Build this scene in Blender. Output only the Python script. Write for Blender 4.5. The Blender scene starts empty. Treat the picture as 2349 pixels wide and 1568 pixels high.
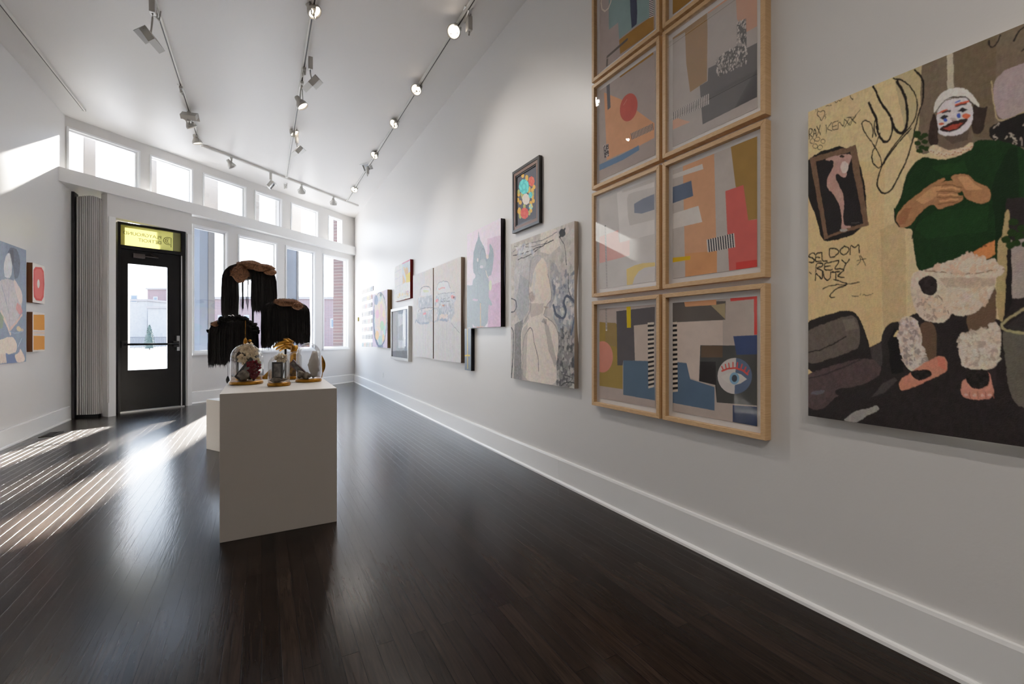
import bpy, bmesh, math, random
import numpy as np
from mathutils import Vector, Matrix
random.seed(7); rng = np.random.RandomState(11)
SC = bpy.context.scene
COL = SC.collection
# ------------------------------------------------------------------ camera model of the photograph (2349 x 1568)
F, CX, HY, CAMZ = 1044.0, 1174.5, 771.0, 1.05
TH = math.atan((CX-600.0)/F); CT, ST = math.cos(TH), math.sin(TH)
def ray(x, y):
    X = (x-CX)/F
    return (X*CT+ST, -X*ST+CT, (HY-y)/F)
def at_depth(x, y, Z):
    r = ray(x, y); return Vector((r[0]*Z, r[1]*Z, CAMZ+r[2]*Z))
def on_z(x, y, z):
    r = ray(x, y); t = (z-CAMZ)/r[2]; return Vector((r[0]*t, r[1]*t, z))
def on_u(x, y, u):
    r = ray(x, y); t = u/r[0]; return Vector((u, r[1]*t, CAMZ+r[2]*t))
def on_v(x, y, o, d):
    """vertical plane through o=(u,v) with unit direction d: returns (s, z)"""
    r = ray(x, y); nx, ny = -d[1], d[0]
    t = (o[0]*nx+o[1]*ny)/(r[0]*nx+r[1]*ny)
    return ((r[0]*t-o[0])*d[0]+(r[1]*t-o[1])*d[1], CAMZ+r[2]*t)
UR, UL, ZC = 1.886, -2.13, 3.78          # right wall, left wall, ceiling
VB = -4.2                                # wall behind the camera
# ------------------------------------------------------------------ materials
def lin(c):
    out = []
    for v in c[:3]:
        v = v/255.0
        out.append(v/12.92 if v <= .04045 else ((v+.055)/1.055)**2.4)
    return out
def mat(name, col, rough=.5, metal=0, noise=None, bump=0, bscale=200, emit=None, estr=0, spec=.5, coat=0, coatr=.1, trans=0):
    m = bpy.data.materials.new(name); m.use_nodes = True
    nt = m.node_tree; b = nt.nodes['Principled BSDF']
    c = lin(col)+[1]
    b.inputs['Base Color'].default_value = c
    b.inputs['Roughness'].default_value = rough; b.inputs['Metallic'].default_value = metal
    b.inputs['Specular IOR Level'].default_value = spec
    b.inputs['Coat Weight'].default_value = coat; b.inputs['Coat Roughness'].default_value = coatr
    tc = nt.nodes.new('ShaderNodeTexCoord')
    if noise:
        col2, sc, stretch = noise
        n = nt.nodes.new('ShaderNodeTexNoise'); n.inputs['Scale'].default_value = sc; n.inputs['Detail'].default_value = 5
        mp = nt.nodes.new('ShaderNodeMapping'); mp.inputs['Scale'].default_value = stretch
        nt.links.new(tc.outputs['Object'], mp.inputs[0]); nt.links.new(mp.outputs[0], n.inputs['Vector'])
        mx = nt.nodes.new('ShaderNodeMix'); mx.data_type = 'RGBA'
        mx.inputs[6].default_value = c; mx.inputs[7].default_value = lin(col2)+[1]
        rp = nt.nodes.new('ShaderNodeValToRGB'); rp.color_ramp.elements[0].position = .35; rp.color_ramp.elements[1].position = .68
        nt.links.new(n.outputs[0], rp.inputs[0]); nt.links.new(rp.outputs[0], mx.inputs[0]); nt.links.new(mx.outputs[2], b.inputs['Base Color'])
    if bump:
        n = nt.nodes.new('ShaderNodeTexNoise'); n.inputs['Scale'].default_value = bscale
        nt.links.new(tc.outputs['Object'], n.inputs['Vector'])
        bp = nt.nodes.new('ShaderNodeBump'); bp.inputs['Strength'].default_value = bump; bp.inputs['Distance'].default_value = .004
        nt.links.new(n.outputs[0], bp.inputs['Height']); nt.links.new(bp.outputs[0], b.inputs['Normal'])
    if emit:
        b.inputs['Emission Color'].default_value = lin(emit)+[1]; b.inputs['Emission Strength'].default_value = estr
    return m
def glass_mat(name, tint=(255,255,255), refl=1.0, rough=.0, edge=0.0):
    m = bpy.data.materials.new(name); m.use_nodes = True; nt = m.node_tree
    for n in list(nt.nodes): nt.nodes.remove(n)
    o = nt.nodes.new('ShaderNodeOutputMaterial'); mx = nt.nodes.new('ShaderNodeMixShader')
    t = nt.nodes.new('ShaderNodeBsdfTransparent'); t.inputs[0].default_value = lin(tint)+[1]
    g = nt.nodes.new('ShaderNodeBsdfGlossy'); g.inputs['Roughness'].default_value = rough
    fr = nt.nodes.new('ShaderNodeFresnel'); fr.inputs[0].default_value = 1.5
    ml = nt.nodes.new('ShaderNodeMath'); ml.operation = 'MULTIPLY'; ml.inputs[1].default_value = refl; ml.use_clamp = True
    nt.links.new(fr.outputs[0], ml.inputs[0]); nt.links.new(ml.outputs[0], mx.inputs[0])
    nt.links.new(t.outputs[0], mx.inputs[1]); nt.links.new(g.outputs[0], mx.inputs[2]); nt.links.new(mx.outputs[0], o.inputs[0])
    return m
def paint_mat(name, rough=.6, bump=.0, bscale=120, spec=.16):
    m = mat(name, (200,200,200), rough, spec=spec, bump=bump, bscale=bscale)
    nt = m.node_tree; a = nt.nodes.new('ShaderNodeVertexColor'); a.layer_name = 'paint'
    nt.links.new(a.outputs[0], nt.nodes['Principled BSDF'].inputs['Base Color'])
    return m
M = {}
M['wall'] = mat('white_wall_paint', (211,209,207), .38, bump=.08, bscale=90, spec=.4)
M['ceil'] = mat('white_ceiling_paint', (217,214,211), .45, bump=.05, bscale=60)
M['trim'] = mat('white_gloss_trim', (234,234,233), .25, bump=.03, bscale=40)
M['frame_white'] = mat('white_window_frame', (232,234,236), .3)
M['wood'] = mat('pale_maple_frame', (214,176,128), .45, noise=((192,150,102), 14, (1,3,30)), bump=.05)
M['black_frame'] = mat('black_wood_frame', (24,21,20), .35, bump=.1)
M['brown_frame'] = mat('brown_inner_moulding', (112,80,66), .45, bump=.1)
M['silver_frame'] = mat('silver_frame', (190,190,188), .35, metal=.6)
M['mat_white'] = mat('white_mat_board', (232,228,226), .8)
M['canvas_side'] = mat('raw_canvas_edge', (170,155,138), .8, bump=.2)
M['black'] = mat('black_satin', (11,11,12), .45, spec=.25)
M['door_black'] = mat('black_door_paint', (7,7,9), .35, bump=.03, bscale=30, spec=.18)
M['metal'] = mat('brushed_steel', (165,165,165), .35, metal=.9)
M['lamp_grey'] = mat('grey_lamp_housing', (186,184,178), .4, metal=.3)
M['track'] = mat('white_track', (214,212,206), .4)
M['track_slot'] = mat('dark_track_slot', (52,46,42), .5)
M['lens'] = mat('lit_lens', (255,240,220), .3, emit=(255,232,205), estr=14)
M['lens_off'] = mat('unlit_lens', (150,150,152), .15, metal=.5)
M['ped'] = mat('white_pedestal_paint', (206,200,193), .5, bump=.04, bscale=50)
M['gold'] = mat('gold_leaf', (186,128,38), .3, metal=.85, noise=((126,84,24), 30, (1,1,1)), bump=.3, bscale=60)
M['hair'] = mat('black_hair', (9,9,11), .42, noise=((22,19,19), 60, (1,1,.05)))
M['fur'] = mat('brown_fur', (138,92,60), .85, noise=((74,48,32), 70, (1,1,1)), bump=.8, bscale=90)
M['glass'] = glass_mat('window_glass', (250,252,255), .8)
M['pic_glass'] = glass_mat('picture_glass', (255,255,255), .3)
M['dome'] = glass_mat('bell_jar_glass', (252,253,254), .65, .01)
M['yellow'] = None
# ------------------------------------------------------------------ mesh helpers
class MB:
    def __init__(s): s.bm = bmesh.new(); s.mats = []
    def mi(s, m):
        if m is None: return 0
        if m not in s.mats: s.mats.append(m)
        return s.mats.index(m)
    def box(s, lo, hi, m=None, mtx=None, bev=0):
        x0,y0,z0 = lo; x1,y1,z1 = hi
        vs = [s.bm.verts.new(p) for p in ((x0,y0,z0),(x1,y0,z0),(x1,y1,z0),(x0,y1,z0),(x0,y0,z1),(x1,y0,z1),(x1,y1,z1),(x0,y1,z1))]
        fs = []
        for q in ((0,3,2,1),(4,5,6,7),(0,1,5,4),(1,2,6,5),(2,3,7,6),(3,0,4,7)):
            f = s.bm.faces.new([vs[i] for i in q]); f.material_index = s.mi(m); fs.append(f)
        if bev:
            es = list({e for f in fs for e in f.edges})
            r = bmesh.ops.bevel(s.bm, geom=es, offset=bev, segments=2, affect='EDGES', profile=.5)
            vs = list({v for f in r['faces'] for v in f.verts} | {v for f in fs if f.is_valid for v in f.verts})
        if mtx is not None:
            for v in vs: v.co = mtx @ v.co
        return s
    def prism(s, pts, z0, z1, m=None):
        lo = [s.bm.verts.new((p[0],p[1],z0)) for p in pts]; hi = [s.bm.verts.new((p[0],p[1],z1)) for p in pts]
        k = s.mi(m); n = len(pts)
        s.bm.faces.new(lo[::-1]).material_index = k; s.bm.faces.new(hi).material_index = k
        for i in range(n):
            s.bm.faces.new((lo[i],lo[(i+1)%n],hi[(i+1)%n],hi[i])).material_index = k
        return s
    def lathe(s, prof, c=(0,0,0), seg=32, m=None, mtx=None, sx=1, sy=1):
        k = s.mi(m); rings = []
        for r, z in prof:
            if r < 1e-6:
                rings.append([s.bm.verts.new((c[0],c[1],c[2]+z))])
            else:
                rings.append([s.bm.verts.new((c[0]+r*sx*math.cos(2*math.pi*i/seg), c[1]+r*sy*math.sin(2*math.pi*i/seg), c[2]+z)) for i in range(seg)])
        for a, b in zip(rings, rings[1:]):
            for i in range(seg):
                j = (i+1) % seg
                if len(a) == 1 and len(b) == 1: continue
                if len(a) == 1: f = s.bm.faces.new((a[0], b[j], b[i])) if True else None
                elif len(b) == 1: f = s.bm.faces.new((a[i], a[j], b[0]))
                else: f = s.bm.faces.new((a[i],a[j],b[j],b[i]))
                f.material_index = k; f.smooth = True
        if mtx is not None:
            for rg in rings:
                for v in rg: v.co = mtx @ v.co
        return s
    def tube(s, pts, r, seg=8, m=None, caps=True):
        k = s.mi(m); pts = [Vector(p) for p in pts]; rings = []
        rr = r if isinstance(r, (list, tuple)) else [r]*len(pts)
        for i, p in enumerate(pts):
            t = (pts[min(i+1,len(pts)-1)]-pts[max(i-1,0)]).normalized()
            a = t.cross(Vector((0,0,1)));
            if a.length < .05: a = t.cross(Vector((1,0,0)))
            a.normalize(); b = t.cross(a)
            rings.append([s.bm.verts.new(p+(a*math.cos(2*math.pi*j/seg)+b*math.sin(2*math.pi*j/seg))*rr[i]) for j in range(seg)])
        for a, b in zip(rings, rings[1:]):
            for j in range(seg):
                f = s.bm.faces.new((a[j],a[(j+1)%seg],b[(j+1)%seg],b[j])); f.material_index = k; f.smooth = True
        if caps:
            s.bm.faces.new(rings[0][::-1]).material_index = k; s.bm.faces.new(rings[-1]).material_index = k
        return s
    def quad(s, ps, m=None):
        f = s.bm.faces.new([s.bm.verts.new(p) for p in ps]); f.material_index = s.mi(m); return s
    def blob(s, c, r, m=None, lump=.15, seed=0, sub=2, sc=(1,1,1)):
        rr = random.Random(seed); k = s.mi(m)
        r_ = bmesh.ops.create_icosphere(s.bm, subdivisions=sub, radius=1)
        a = [rr.uniform(0,6) for _ in range(6)]
        for v in r_['verts']:
            p = v.co.copy(); q = 1+lump*(math.sin(4*p.x+a[0])+math.sin(5*p.y+a[1])*math.sin(4*p.z+a[2])+.6*math.sin(9*p.x+a[3]+7*p.z))
            v.co = Vector((c[0]+p.x*r*q*sc[0], c[1]+p.y*r*q*sc[1], c[2]+p.z*r*q*sc[2]))
            for f in v.link_faces: f.material_index = k; f.smooth = True
        return s
    def build(s, name, m=None, parent=None, smooth=None):
        bmesh.ops.recalc_face_normals(s.bm, faces=s.bm.faces)
        me = bpy.data.meshes.new(name); s.bm.to_mesh(me); s.bm.free()
        if not s.mats and m: s.mats = [m]
        for x in s.mats or [m]: me.materials.append(x)
        o = bpy.data.objects.new(name, me); COL.objects.link(o)
        if parent: o.parent = parent
        return o
def child(mb, name, m, root):
    """build a mesh given in world coordinates as a part of root"""
    o = mb.build(name, m)
    attach(o, root); return o
def attach(o, root):
    o.parent = root
    W = Matrix.Identity(4); q = root
    ch = []
    while q is not None: ch.append(q); q = q.parent
    for q in reversed(ch): W = W @ q.matrix_parent_inverse @ Matrix.LocRotScale(q.location, q.rotation_euler, q.scale)
    o.matrix_parent_inverse = W.inverted()
def tag(o, label=None, cat=None, group=None, kind=None):
    if label: o['label'] = label
    if cat: o['category'] = cat
    if group: o['group'] = group
    if kind: o['kind'] = kind
    return o
def thing(name, loc, label, cat, group=None, kind=None):
    o = bpy.data.objects.new(name, None); COL.objects.link(o); o.location = loc; o.empty_display_size = .05
    return tag(o, label, cat, group, kind)
def frame_mtx(o, d, z=0):
    """local x along unit d in plan, local y outward normal, z up, origin at plan point o"""
    return Matrix(((d[0],-d[1],0,o[0]),(d[1],d[0],0,o[1]),(0,0,1,z),(0,0,0,1)))
# ------------------------------------------------------------------ little paint box: colours laid on a fine mesh grid
def noise2(h, w, cell, seed):
    r = np.random.RandomState(seed); gh, gw = int(h/cell)+3, int(w/cell)+3
    g = r.rand(gh, gw); y = np.arange(h)/cell; x = np.arange(w)/cell
    yi, xi = y.astype(int), x.astype(int); fy, fx = (y-yi)[:,None], (x-xi)[None,:]
    fy = fy*fy*(3-2*fy); fx = fx*fx*(3-2*fx)
    a = g[np.ix_(yi,xi)]; b = g[np.ix_(yi,xi+1)]; c = g[np.ix_(yi+1,xi)]; d = g[np.ix_(yi+1,xi+1)]
    return (a*(1-fx)+b*fx)*(1-fy)+(c*(1-fx)+d*fx)*fy-.5
class Paint:
    """picture on a wall u=const. v0 = v at its left edge as seen by the viewer, v1 = at the right edge; z0 bottom, z1 top"""
    def __init__(s, u, v0, v1, z0, z1, nx, ny, ref, base, wob=0, seed=1):
        s.u, s.v0, s.v1, s.z0, s.z1 = u, v0, v1, z0, z1
        s.nx, s.ny = nx, ny; s.W, s.H = nx*2, ny*2
        s.k = .64/np.array(lin((ref,)*3))
        s.a = np.zeros((s.H, s.W, 3)); s.a[:] = s.c(base)
        s.gx, s.gy = np.meshgrid((np.arange(s.W)+.5), (np.arange(s.H)+.5))
        s.seed = seed; s.soft = wob >= .8
        if wob:
            s.gx = s.gx+noise2(s.H, s.W, 26, seed)*wob*3+noise2(s.H, s.W, 7, seed+1)*wob
            s.gy = s.gy+noise2(s.H, s.W, 26, seed+2)*wob*3+noise2(s.H, s.W, 7, seed+3)*wob
        s.crop = (0,0,1)
    def c(s, col):
        v = np.array(lin(col))*s.k; m = v.max()
        if m > .86: v = v*(.86/m)
        return np.maximum(v, .004)
    def at(s, x0, y0, sc): s.crop = (x0,y0,sc); return s
    def m(s, pts):
        out = []
        for x, y in pts:
            x, y = s.crop[0]+x/s.crop[2], s.crop[1]+y/s.crop[2]
            p = on_u(x, y, s.u)
            out.append(((s.v0-p.y)/(s.v0-s.v1)*s.W, (s.z1-p.z)/(s.z1-s.z0)*s.H))
        return np.array(out)
    def inside(s, P, pad=2, allp=False):
        x0, x1 = int(max(0, P[:,0].min()-12)), int(min(s.W, P[:,0].max()+13))
        y0, y1 = int(max(0, P[:,1].min()-12)), int(min(s.H, P[:,1].max()+13))
        if x1 <= x0 or y1 <= y0: return None
        gx, gy = s.gx[y0:y1,x0:x1], s.gy[y0:y1,x0:x1]
        ins = np.zeros(gx.shape, bool); n = len(P)
        for i in range(n):
            ax, ay = P[i]; bx, by = P[(i+1)%n]
            if ay == by: continue
            ins ^= ((ay > gy) != (by > gy)) & (gx < (bx-ax)*(gy-ay)/(by-ay)+ax)
        return (slice(y0,y1), slice(x0,x1)), ins
    @staticmethod
    def curve(P, closed, n=2):
        P = np.array(P, float)
        for _ in range(n):
            if closed:
                Q = np.roll(P, -1, 0); P = np.stack([P*.78+Q*.22, P*.22+Q*.78], 1).reshape(-1,2)
            else:
                a, b = P[:-1], P[1:]; m = np.stack([a*.78+b*.22, a*.22+b*.78], 1).reshape(-1,2); P = np.vstack([P[:1], m[1:-1] if len(m) > 2 else m[:0], P[-1:]])
        return P
    def poly(s, pts, col, al=1.0, tex=0, raw=False):
        if s.soft and len(pts) >= 6 and not raw: pts = s.curve(pts, True)
        r = s.inside(np.array(pts, float) if raw else s.m(pts))
        if r is None: return s
        sl, ins = r; c = s.c(col)
        A = s.a[sl]; w = ins[...,None]*al
        if tex:
            t = 1+tex*noise2(A.shape[0], A.shape[1], 9, s.seed+len(pts))[...,None]*2+tex*noise2(A.shape[0], A.shape[1], 3, s.seed+5)[...,None]
            c = np.clip(c*t, .003, .9)
        s.a[sl] = A*(1-w)+c*w
        return s
    def line(s, pts, col, w, closed=False, al=1.0, dash=0, col2=None, raw=False):
        if s.soft and len(pts) >= 3 and not raw and not closed: pts = [tuple(q) for q in s.curve(pts, False)]
        P = np.array(pts, float) if raw else s.m(pts)
        # width given in crop units, turned into grid units near the first point
        if raw: ww = w
        else:
            q = s.m([pts[0], (pts[0][0], pts[0][1]+10)]); ww = abs(q[1][1]-q[0][1])/10*w
        if closed: P = np.vstack([P, P[:1]])
        x0, x1 = int(max(0, P[:,0].min()-ww-3)), int(min(s.W, P[:,0].max()+ww+4))
        y0, y1 = int(max(0, P[:,1].min()-ww-3)), int(min(s.H, P[:,1].max()+ww+4))
        if x1 <= x0 or y1 <= y0: return s
        gx, gy = s.gx[y0:y1,x0:x1], s.gy[y0:y1,x0:x1]
        D = np.full(gx.shape, 1e9); L = np.zeros(gx.shape); acc = 0
        for a, b in zip(P[:-1], P[1:]):
            d = b-a; l2 = max(1e-6, (d*d).sum())
            t = np.clip(((gx-a[0])*d[0]+(gy-a[1])*d[1])/l2, 0, 1)
            dd = np.hypot(gx-a[0]-t*d[0], gy-a[1]-t*d[1]); m = dd < D
            L = np.where(m, acc+t*math.sqrt(l2), L); D = np.minimum(D, dd); acc += math.sqrt(l2)
        m = np.clip(ww/2-D+.5, 0, 1)[...,None]*al
        c = s.c(col)
        if dash:
            c = np.where(((L/dash).astype(int) % 2 == 0)[...,None], c, s.c(col2))
        s.a[y0:y1,x0:x1] = s.a[y0:y1,x0:x1]*(1-m)+c*m
        return s
    def ell(s, cx, cy, rx, ry, col, al=1.0, rot=0, tex=0, a0=0, a1=2*math.pi):
        n = 28; p = []
        for i in range(n):
            a = a0+(a1-a0)*i/(n-1 if a1-a0 < 6.2 else n)
            x, y = rx*math.cos(a), ry*math.sin(a)
            p.append((cx+x*math.cos(rot)-y*math.sin(rot), cy+x*math.sin(rot)+y*math.cos(rot)))
        return s.poly(p, col, al, tex)
    def stripes(s, quad, n, c1, c2):
        """quad a,b,c,d: stripes advance from edge a-d to edge b-c"""
        a, b, c, d = [np.array(p, float) for p in quad]
        for i in range(n):
            t0, t1 = i/n, (i+1)/n
            s.poly([a+(b-a)*t0, a+(b-a)*t1, d+(c-d)*t1, d+(c-d)*t0], c1 if i % 2 == 0 else c2)
        return s
    def scatter(s, pts, n, cols, rad, seed=0, al=.9, stretch=1.0):
        """dabs of paint inside a polygon"""
        r = random.Random(seed); P = s.m(pts)
        x0, x1, y0, y1 = P[:,0].min(), P[:,0].max(), P[:,1].min(), P[:,1].max()
        k = 0; tries = 0
        while k < n and tries < n*20:
            tries += 1
            x, y = r.uniform(x0,x1), r.uniform(y0,y1)
            ins = False
            for i in range(len(P)):
                ax, ay = P[i]; bx, by = P[(i+1)%len(P)]
                if (ay > y) != (by > y) and x < (bx-ax)*(y-ay)/(by-ay)+ax: ins = not ins
            if not ins: continue
            k += 1; rx = rad*r.uniform(.5,1.5); ry = rx*stretch*r.uniform(.6,1.3); ph = r.uniform(0,6)
            pp = [(x+rx*(1+.3*math.sin(3*t+ph))*math.cos(t), y+ry*(1+.3*math.sin(3*t+ph))*math.sin(t)) for t in [j*.7 for j in range(9)]]
            s.poly(pp, cols[r.randrange(len(cols))], al, raw=True)
        return s
    def brush(s):
        """short directional brush marks: colours are dragged a little along noise and the edges soften"""
        H, W = s.H, s.W
        dx = noise2(H, W, 5, 91)*1.4+noise2(H, W, 14, 92)*2; dy = noise2(H, W, 7, 93)*2.2+noise2(H, W, 18, 94)*2.5
        yy, xx = np.mgrid[0:H,0:W]
        s.a = s.a[np.clip((yy+dy).astype(int),0,H-1), np.clip((xx+dx).astype(int),0,W-1)]
        b = s.a.copy(); b[1:-1,1:-1] = (s.a[1:-1,1:-1]*4+s.a[:-2,1:-1]+s.a[2:,1:-1]+s.a[1:-1,:-2]+s.a[1:-1,2:])/8; s.a = b
        st = noise2(H, int(W*3)+3, 9, 95)[:, ::3][:, :W]+noise2(H*2, W, 6, 96)[::2][:H]
        s.a = s.a*(1+.13*st[...,None])
        for c in range(3): s.a[...,c] *= 1+.09*noise2(H, W, 22, 97+c)+.05*noise2(H, W, 6, 101+c)
        s.a = np.clip(s.a, .003, .9)
    def haze(s, amt, cell=60, seed=3, sy=None):
        n = noise2(s.H, s.W, cell, seed)+.5*noise2(s.H, s.W, cell/3, seed+1)+.25*noise2(s.H, s.W, max(2,cell/10), seed+2)
        s.a = np.clip(s.a*(1+amt*n[...,None]), .003, .9); return s
    def tri(s, tcol, bcol=None, al=.5):
        t = np.linspace(0,1,s.H)[:,None,None]
        s.a = s.a*(1-al)+al*(s.c(tcol)*(1-t)+s.c(bcol)*t); return s
    def mesh(s, name, material, thick, side, right=True):
        """box whose front carries the painting; back against the wall"""
        nx, ny = s.nx, s.ny
        if s.soft: s.brush()
        A = s.a.reshape(ny, 2, nx, 2, 3).mean(axis=(1,3))
        vv = np.linspace(s.v0, s.v1, nx); zz = np.linspace(s.z1, s.z0, ny)
        V, Z = np.meshgrid(vv, zz)
        sgn = 1 if right else -1
        front = np.stack([np.full(V.shape, s.u), V, Z], -1).reshape(-1,3)
        ub = s.u+sgn*thick
        bx = []
        for u in (s.u, ub):
            for (v,z) in ((s.v0,s.z1),(s.v1,s.z1),(s.v1,s.z0),(s.v0,s.z0)): bx.append((u,v,z))
        verts = np.vstack([front, np.array(bx)])
        i = np.arange(ny*nx).reshape(ny,nx)
        q = np.stack([i[:-1,:-1], i[1:,:-1], i[1:,1:], i[:-1,1:]], -1).reshape(-1,4)
        if not right: q = q[:,::-1]
        b = ny*nx
        sd = np.array([(b+0,b+1,b+5,b+4),(b+1,b+2,b+6,b+5),(b+2,b+3,b+7,b+6),(b+3,b+0,b+4,b+7),(b+4,b+5,b+6,b+7)])
        if not right: sd = sd[:,::-1]
        quads = np.vstack([q, sd]).astype(np.int32)
        me = bpy.data.meshes.new(name)
        me.vertices.add(len(verts)); me.vertices.foreach_set('co', verts.astype(np.float32).ravel())
        me.loops.add(quads.size); me.loops.foreach_set('vertex_index', quads.ravel())
        me.polygons.add(len(quads)); me.polygons.foreach_set('loop_start', (np.arange(len(quads))*4).astype(np.int32))
        ca = me.color_attributes.new('paint', 'FLOAT_COLOR', 'POINT')
        cc = np.ones((len(verts),4), np.float32); cc[:b,:3] = A.reshape(-1,3); cc[b:,:3] = s.c(side)
        ca.data.foreach_set('color', cc.ravel())
        me.update(calc_edges=True); me.validate()
        me.materials.append(material)
        o = bpy.data.objects.new(name, me); COL.objects.link(o)
        return o
M['paint'] = paint_mat('brushed_paint', .55, .25, 260)
M['paint_gloss'] = paint_mat('glossy_paint', .35, .12, 160)
M['ink'] = paint_mat('printed_ink', .75)
def rect_u(u, x0, x1, yt, yb, xr=None):
    """v range and z range on plane u from photo measurements; yt, yb = top, bottom y at column xr (default x1)"""
    xr = x1 if xr is None else xr
    return on_u(x0, 800, u).y, on_u(x1, 800, u).y, on_u(xr, yb, u).z, on_u(xr, yt, u).z
# simple stroke letters on a 4 x 6 grid, y down
GL = {'S':[[(4,1),(3,0),(1,0),(0,1),(0,2),(4,4),(4,5),(3,6),(0,6)]],'E':[[(4,0),(0,0),(0,6),(4,6)],[(0,3),(3,3)]],'L':[[(0,0),(0,6),(4,6)]],
 'D':[[(0,0),(0,6),(2,6),(4,4),(4,2),(2,0),(0,0)]],'O':[[(2,0),(0,2),(0,4),(2,6),(4,4),(4,2),(2,0)]],'M':[[(0,6),(0,0),(2,3),(4,0),(4,6)]],
 'R':[[(0,6),(0,0),(3,0),(4,1.5),(3,3),(0,3),(4,6)]],'Z':[[(0,0),(4,0),(0,6),(4,6)]],'Y':[[(0,0),(2,3),(4,0)],[(2,3),(1,6)]],
 'N':[[(0,6),(0,0),(4,6),(4,0)]],'U':[[(0,0),(0,4),(2,6),(4,4),(4,0)]],'T':[[(0,0),(4,0)],[(2,0),(2,6)]],'K':[[(0,0),(0,6)],[(4,0),(0,3),(4,6)]],
 'A':[[(0,6),(2,0),(4,6)],[(1,4),(3,4)]],'X':[[(0,0),(4,6)],[(4,0),(0,6)]],'H':[[(0,0),(0,6)],[(4,0),(4,6)],[(0,3),(4,3)]],'I':[[(2,0),(2,6)]]}
def write(p, text, x, y, dx, dy, hx, hh, w, col):
    """text from (x,y); advance (dx,dy) per letter, letter width hx, height hh (crop units)"""
    for i, ch in enumerate(text):
        ox, oy = x+i*dx, y+i*dy
        for st in GL.get(ch, []):
            p.line([(ox+a/4*hx, oy+b/6*hh+dy/dx*a/4*hx) for a, b in st], col, w)
# ------------------------------------------------------------------ eight framed collage prints
FU, PU = UR-.04, UR-.018
VL = (2.300, 1.737, 1.716, 1.157)
ROWS = ((.613,1.273),(1.299,1.960),(1.982,2.647),(2.666,3.33))
FW, IN = .022, .05
def collage(col, row, draw, label, base, ref=150):
    v0, v1 = (VL[0],VL[1]) if col == 0 else (VL[2],VL[3])
    z0, z1 = ROWS[row]
    root = thing('framed_print', (UR, (v0+v1)/2, z0), label, 'framed print', 'framed collage prints on the wall')
    mb = MB()
    # mitred frame as four trapezoid prisms
    def bar(a, b, c, d):
        vs = []
        for (v,z) in (a,b,c,d): vs.append((v,z))
        lo = [mb.bm.verts.new((UR-.001, v, z)) for v, z in vs]; hi = [mb.bm.verts.new((FU, v, z)) for v, z in vs]
        mb.bm.faces.new(lo); mb.bm.faces.new(hi[::-1])
        for i in range(4): mb.bm.faces.new((lo[i],hi[i],hi[(i+1)%4],lo[(i+1)%4]))
    o = [(v0,z1),(v1,z1),(v1,z0),(v0,z0)]; i_ = [(v0-FW,z1-FW),(v1+FW,z1-FW),(v1+FW,z0+FW),(v0-FW,z0+FW)]
    for k in range(4): bar(o[k], o[(k+1)%4], i_[(k+1)%4], i_[k])
    bmesh.ops.bevel(mb.bm, geom=[e for e in mb.bm.edges if abs(e.verts[0].co.x-FU) < 1e-5 and abs(e.verts[1].co.x-FU) < 1e-5 and e.is_manifold], offset=.0012, segments=1, affect='EDGES')
    child(mb, 'frame', M['wood'], root)
    child(MB().box((PU+.003, v1+FW, z0+FW), (UR-.002, v0-FW, z1-FW)), 'mat_board', M['mat_white'], root)
    p = Paint(PU, v0-IN, v1+IN, z0+IN, z1-IN, 190 if col == 0 else 250, 240 if col == 0 else 320, ref, base, seed=row*2+col)
    if draw: draw(p)
    p.haze(.10, 60, row*7+col)
    attach(p.mesh('print', M['ink'], .002, (220,218,214)), root)
    mb = MB(); mb.quad([(FU+.008, v0-FW, z0+FW), (FU+.008, v1+FW, z0+FW), (FU+.008, v1+FW, z1-FW), (FU+.008, v0-FW, z1-FW)])
    child(mb, 'glass', M['pic_glass'], root)
cA, cB, cC = (1340,0,4.48), (1340,340,4.48), (1340,640,4.127)
W_, K_ = (200,192,186), (26,24,26)
OC = (118,84,36)
def d03(p):
    p.at(*cA)
    p.poly([(250,-900),(720,-900),(720,150),(520,270),(360,400),(350,230),(255,305)], (98,117,117))
    p.poly([(465,-200),(530,-200),(545,120),(540,245),(488,290),(475,120)], (48,52,68))
    p.poly([(360,410),(530,280),(715,150),(715,310),(370,555)], OC)
    p.stripes([(665,-60),(668,185),(715,165),(715,-80)], 26, (30,30,34), (170,160,155))
    p.line([(235,670),(240,580),(440,405)], (72,66,62), 26); p.line([(290,560),(235,600)], (130,118,112), 8)
    p.line([(195,-90),(175,30),(185,95),(215,115),(250,85),(275,20),(285,-60)], (190,180,168), 14)
    p.poly([(110,-200),(190,-200),(150,0),(125,70)], (170,90,60))
def d02(p):
    p.at(*cA)
    p.poly([(360,775),(700,500),(712,560),(370,800)], OC)
    p.poly([(205,950),(290,985),(400,1030),(600,1180),(720,1265),(720,1415),(560,1500),(380,1575),(232,1643),(225,1400)], (182,132,100))
    p.poly([(228,850),(262,830),(272,1105),(242,1132)], (76,74,78))
    p.ell(458,1103,88,146,(150,68,60),rot=.2); p.line([(405,1080),(440,1020)], (190,130,120), 5)
    p.stripes([(478,1370),(705,1265),(710,1335),(490,1435)], 31, (52,50,54), (178,150,130))
    p.poly([(200,1490),(250,1475),(256,1600),(210,1622)], (60,56,58))
    p.scatter([(200,1490),(250,1475),(256,1600),(210,1622)], 26, [(175,165,160)], 3.2, 3)
    p.poly([(120,1705),(380,1590),(560,1490),(566,1540),(400,1640),(120,1768)], (80,102,128))
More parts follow.
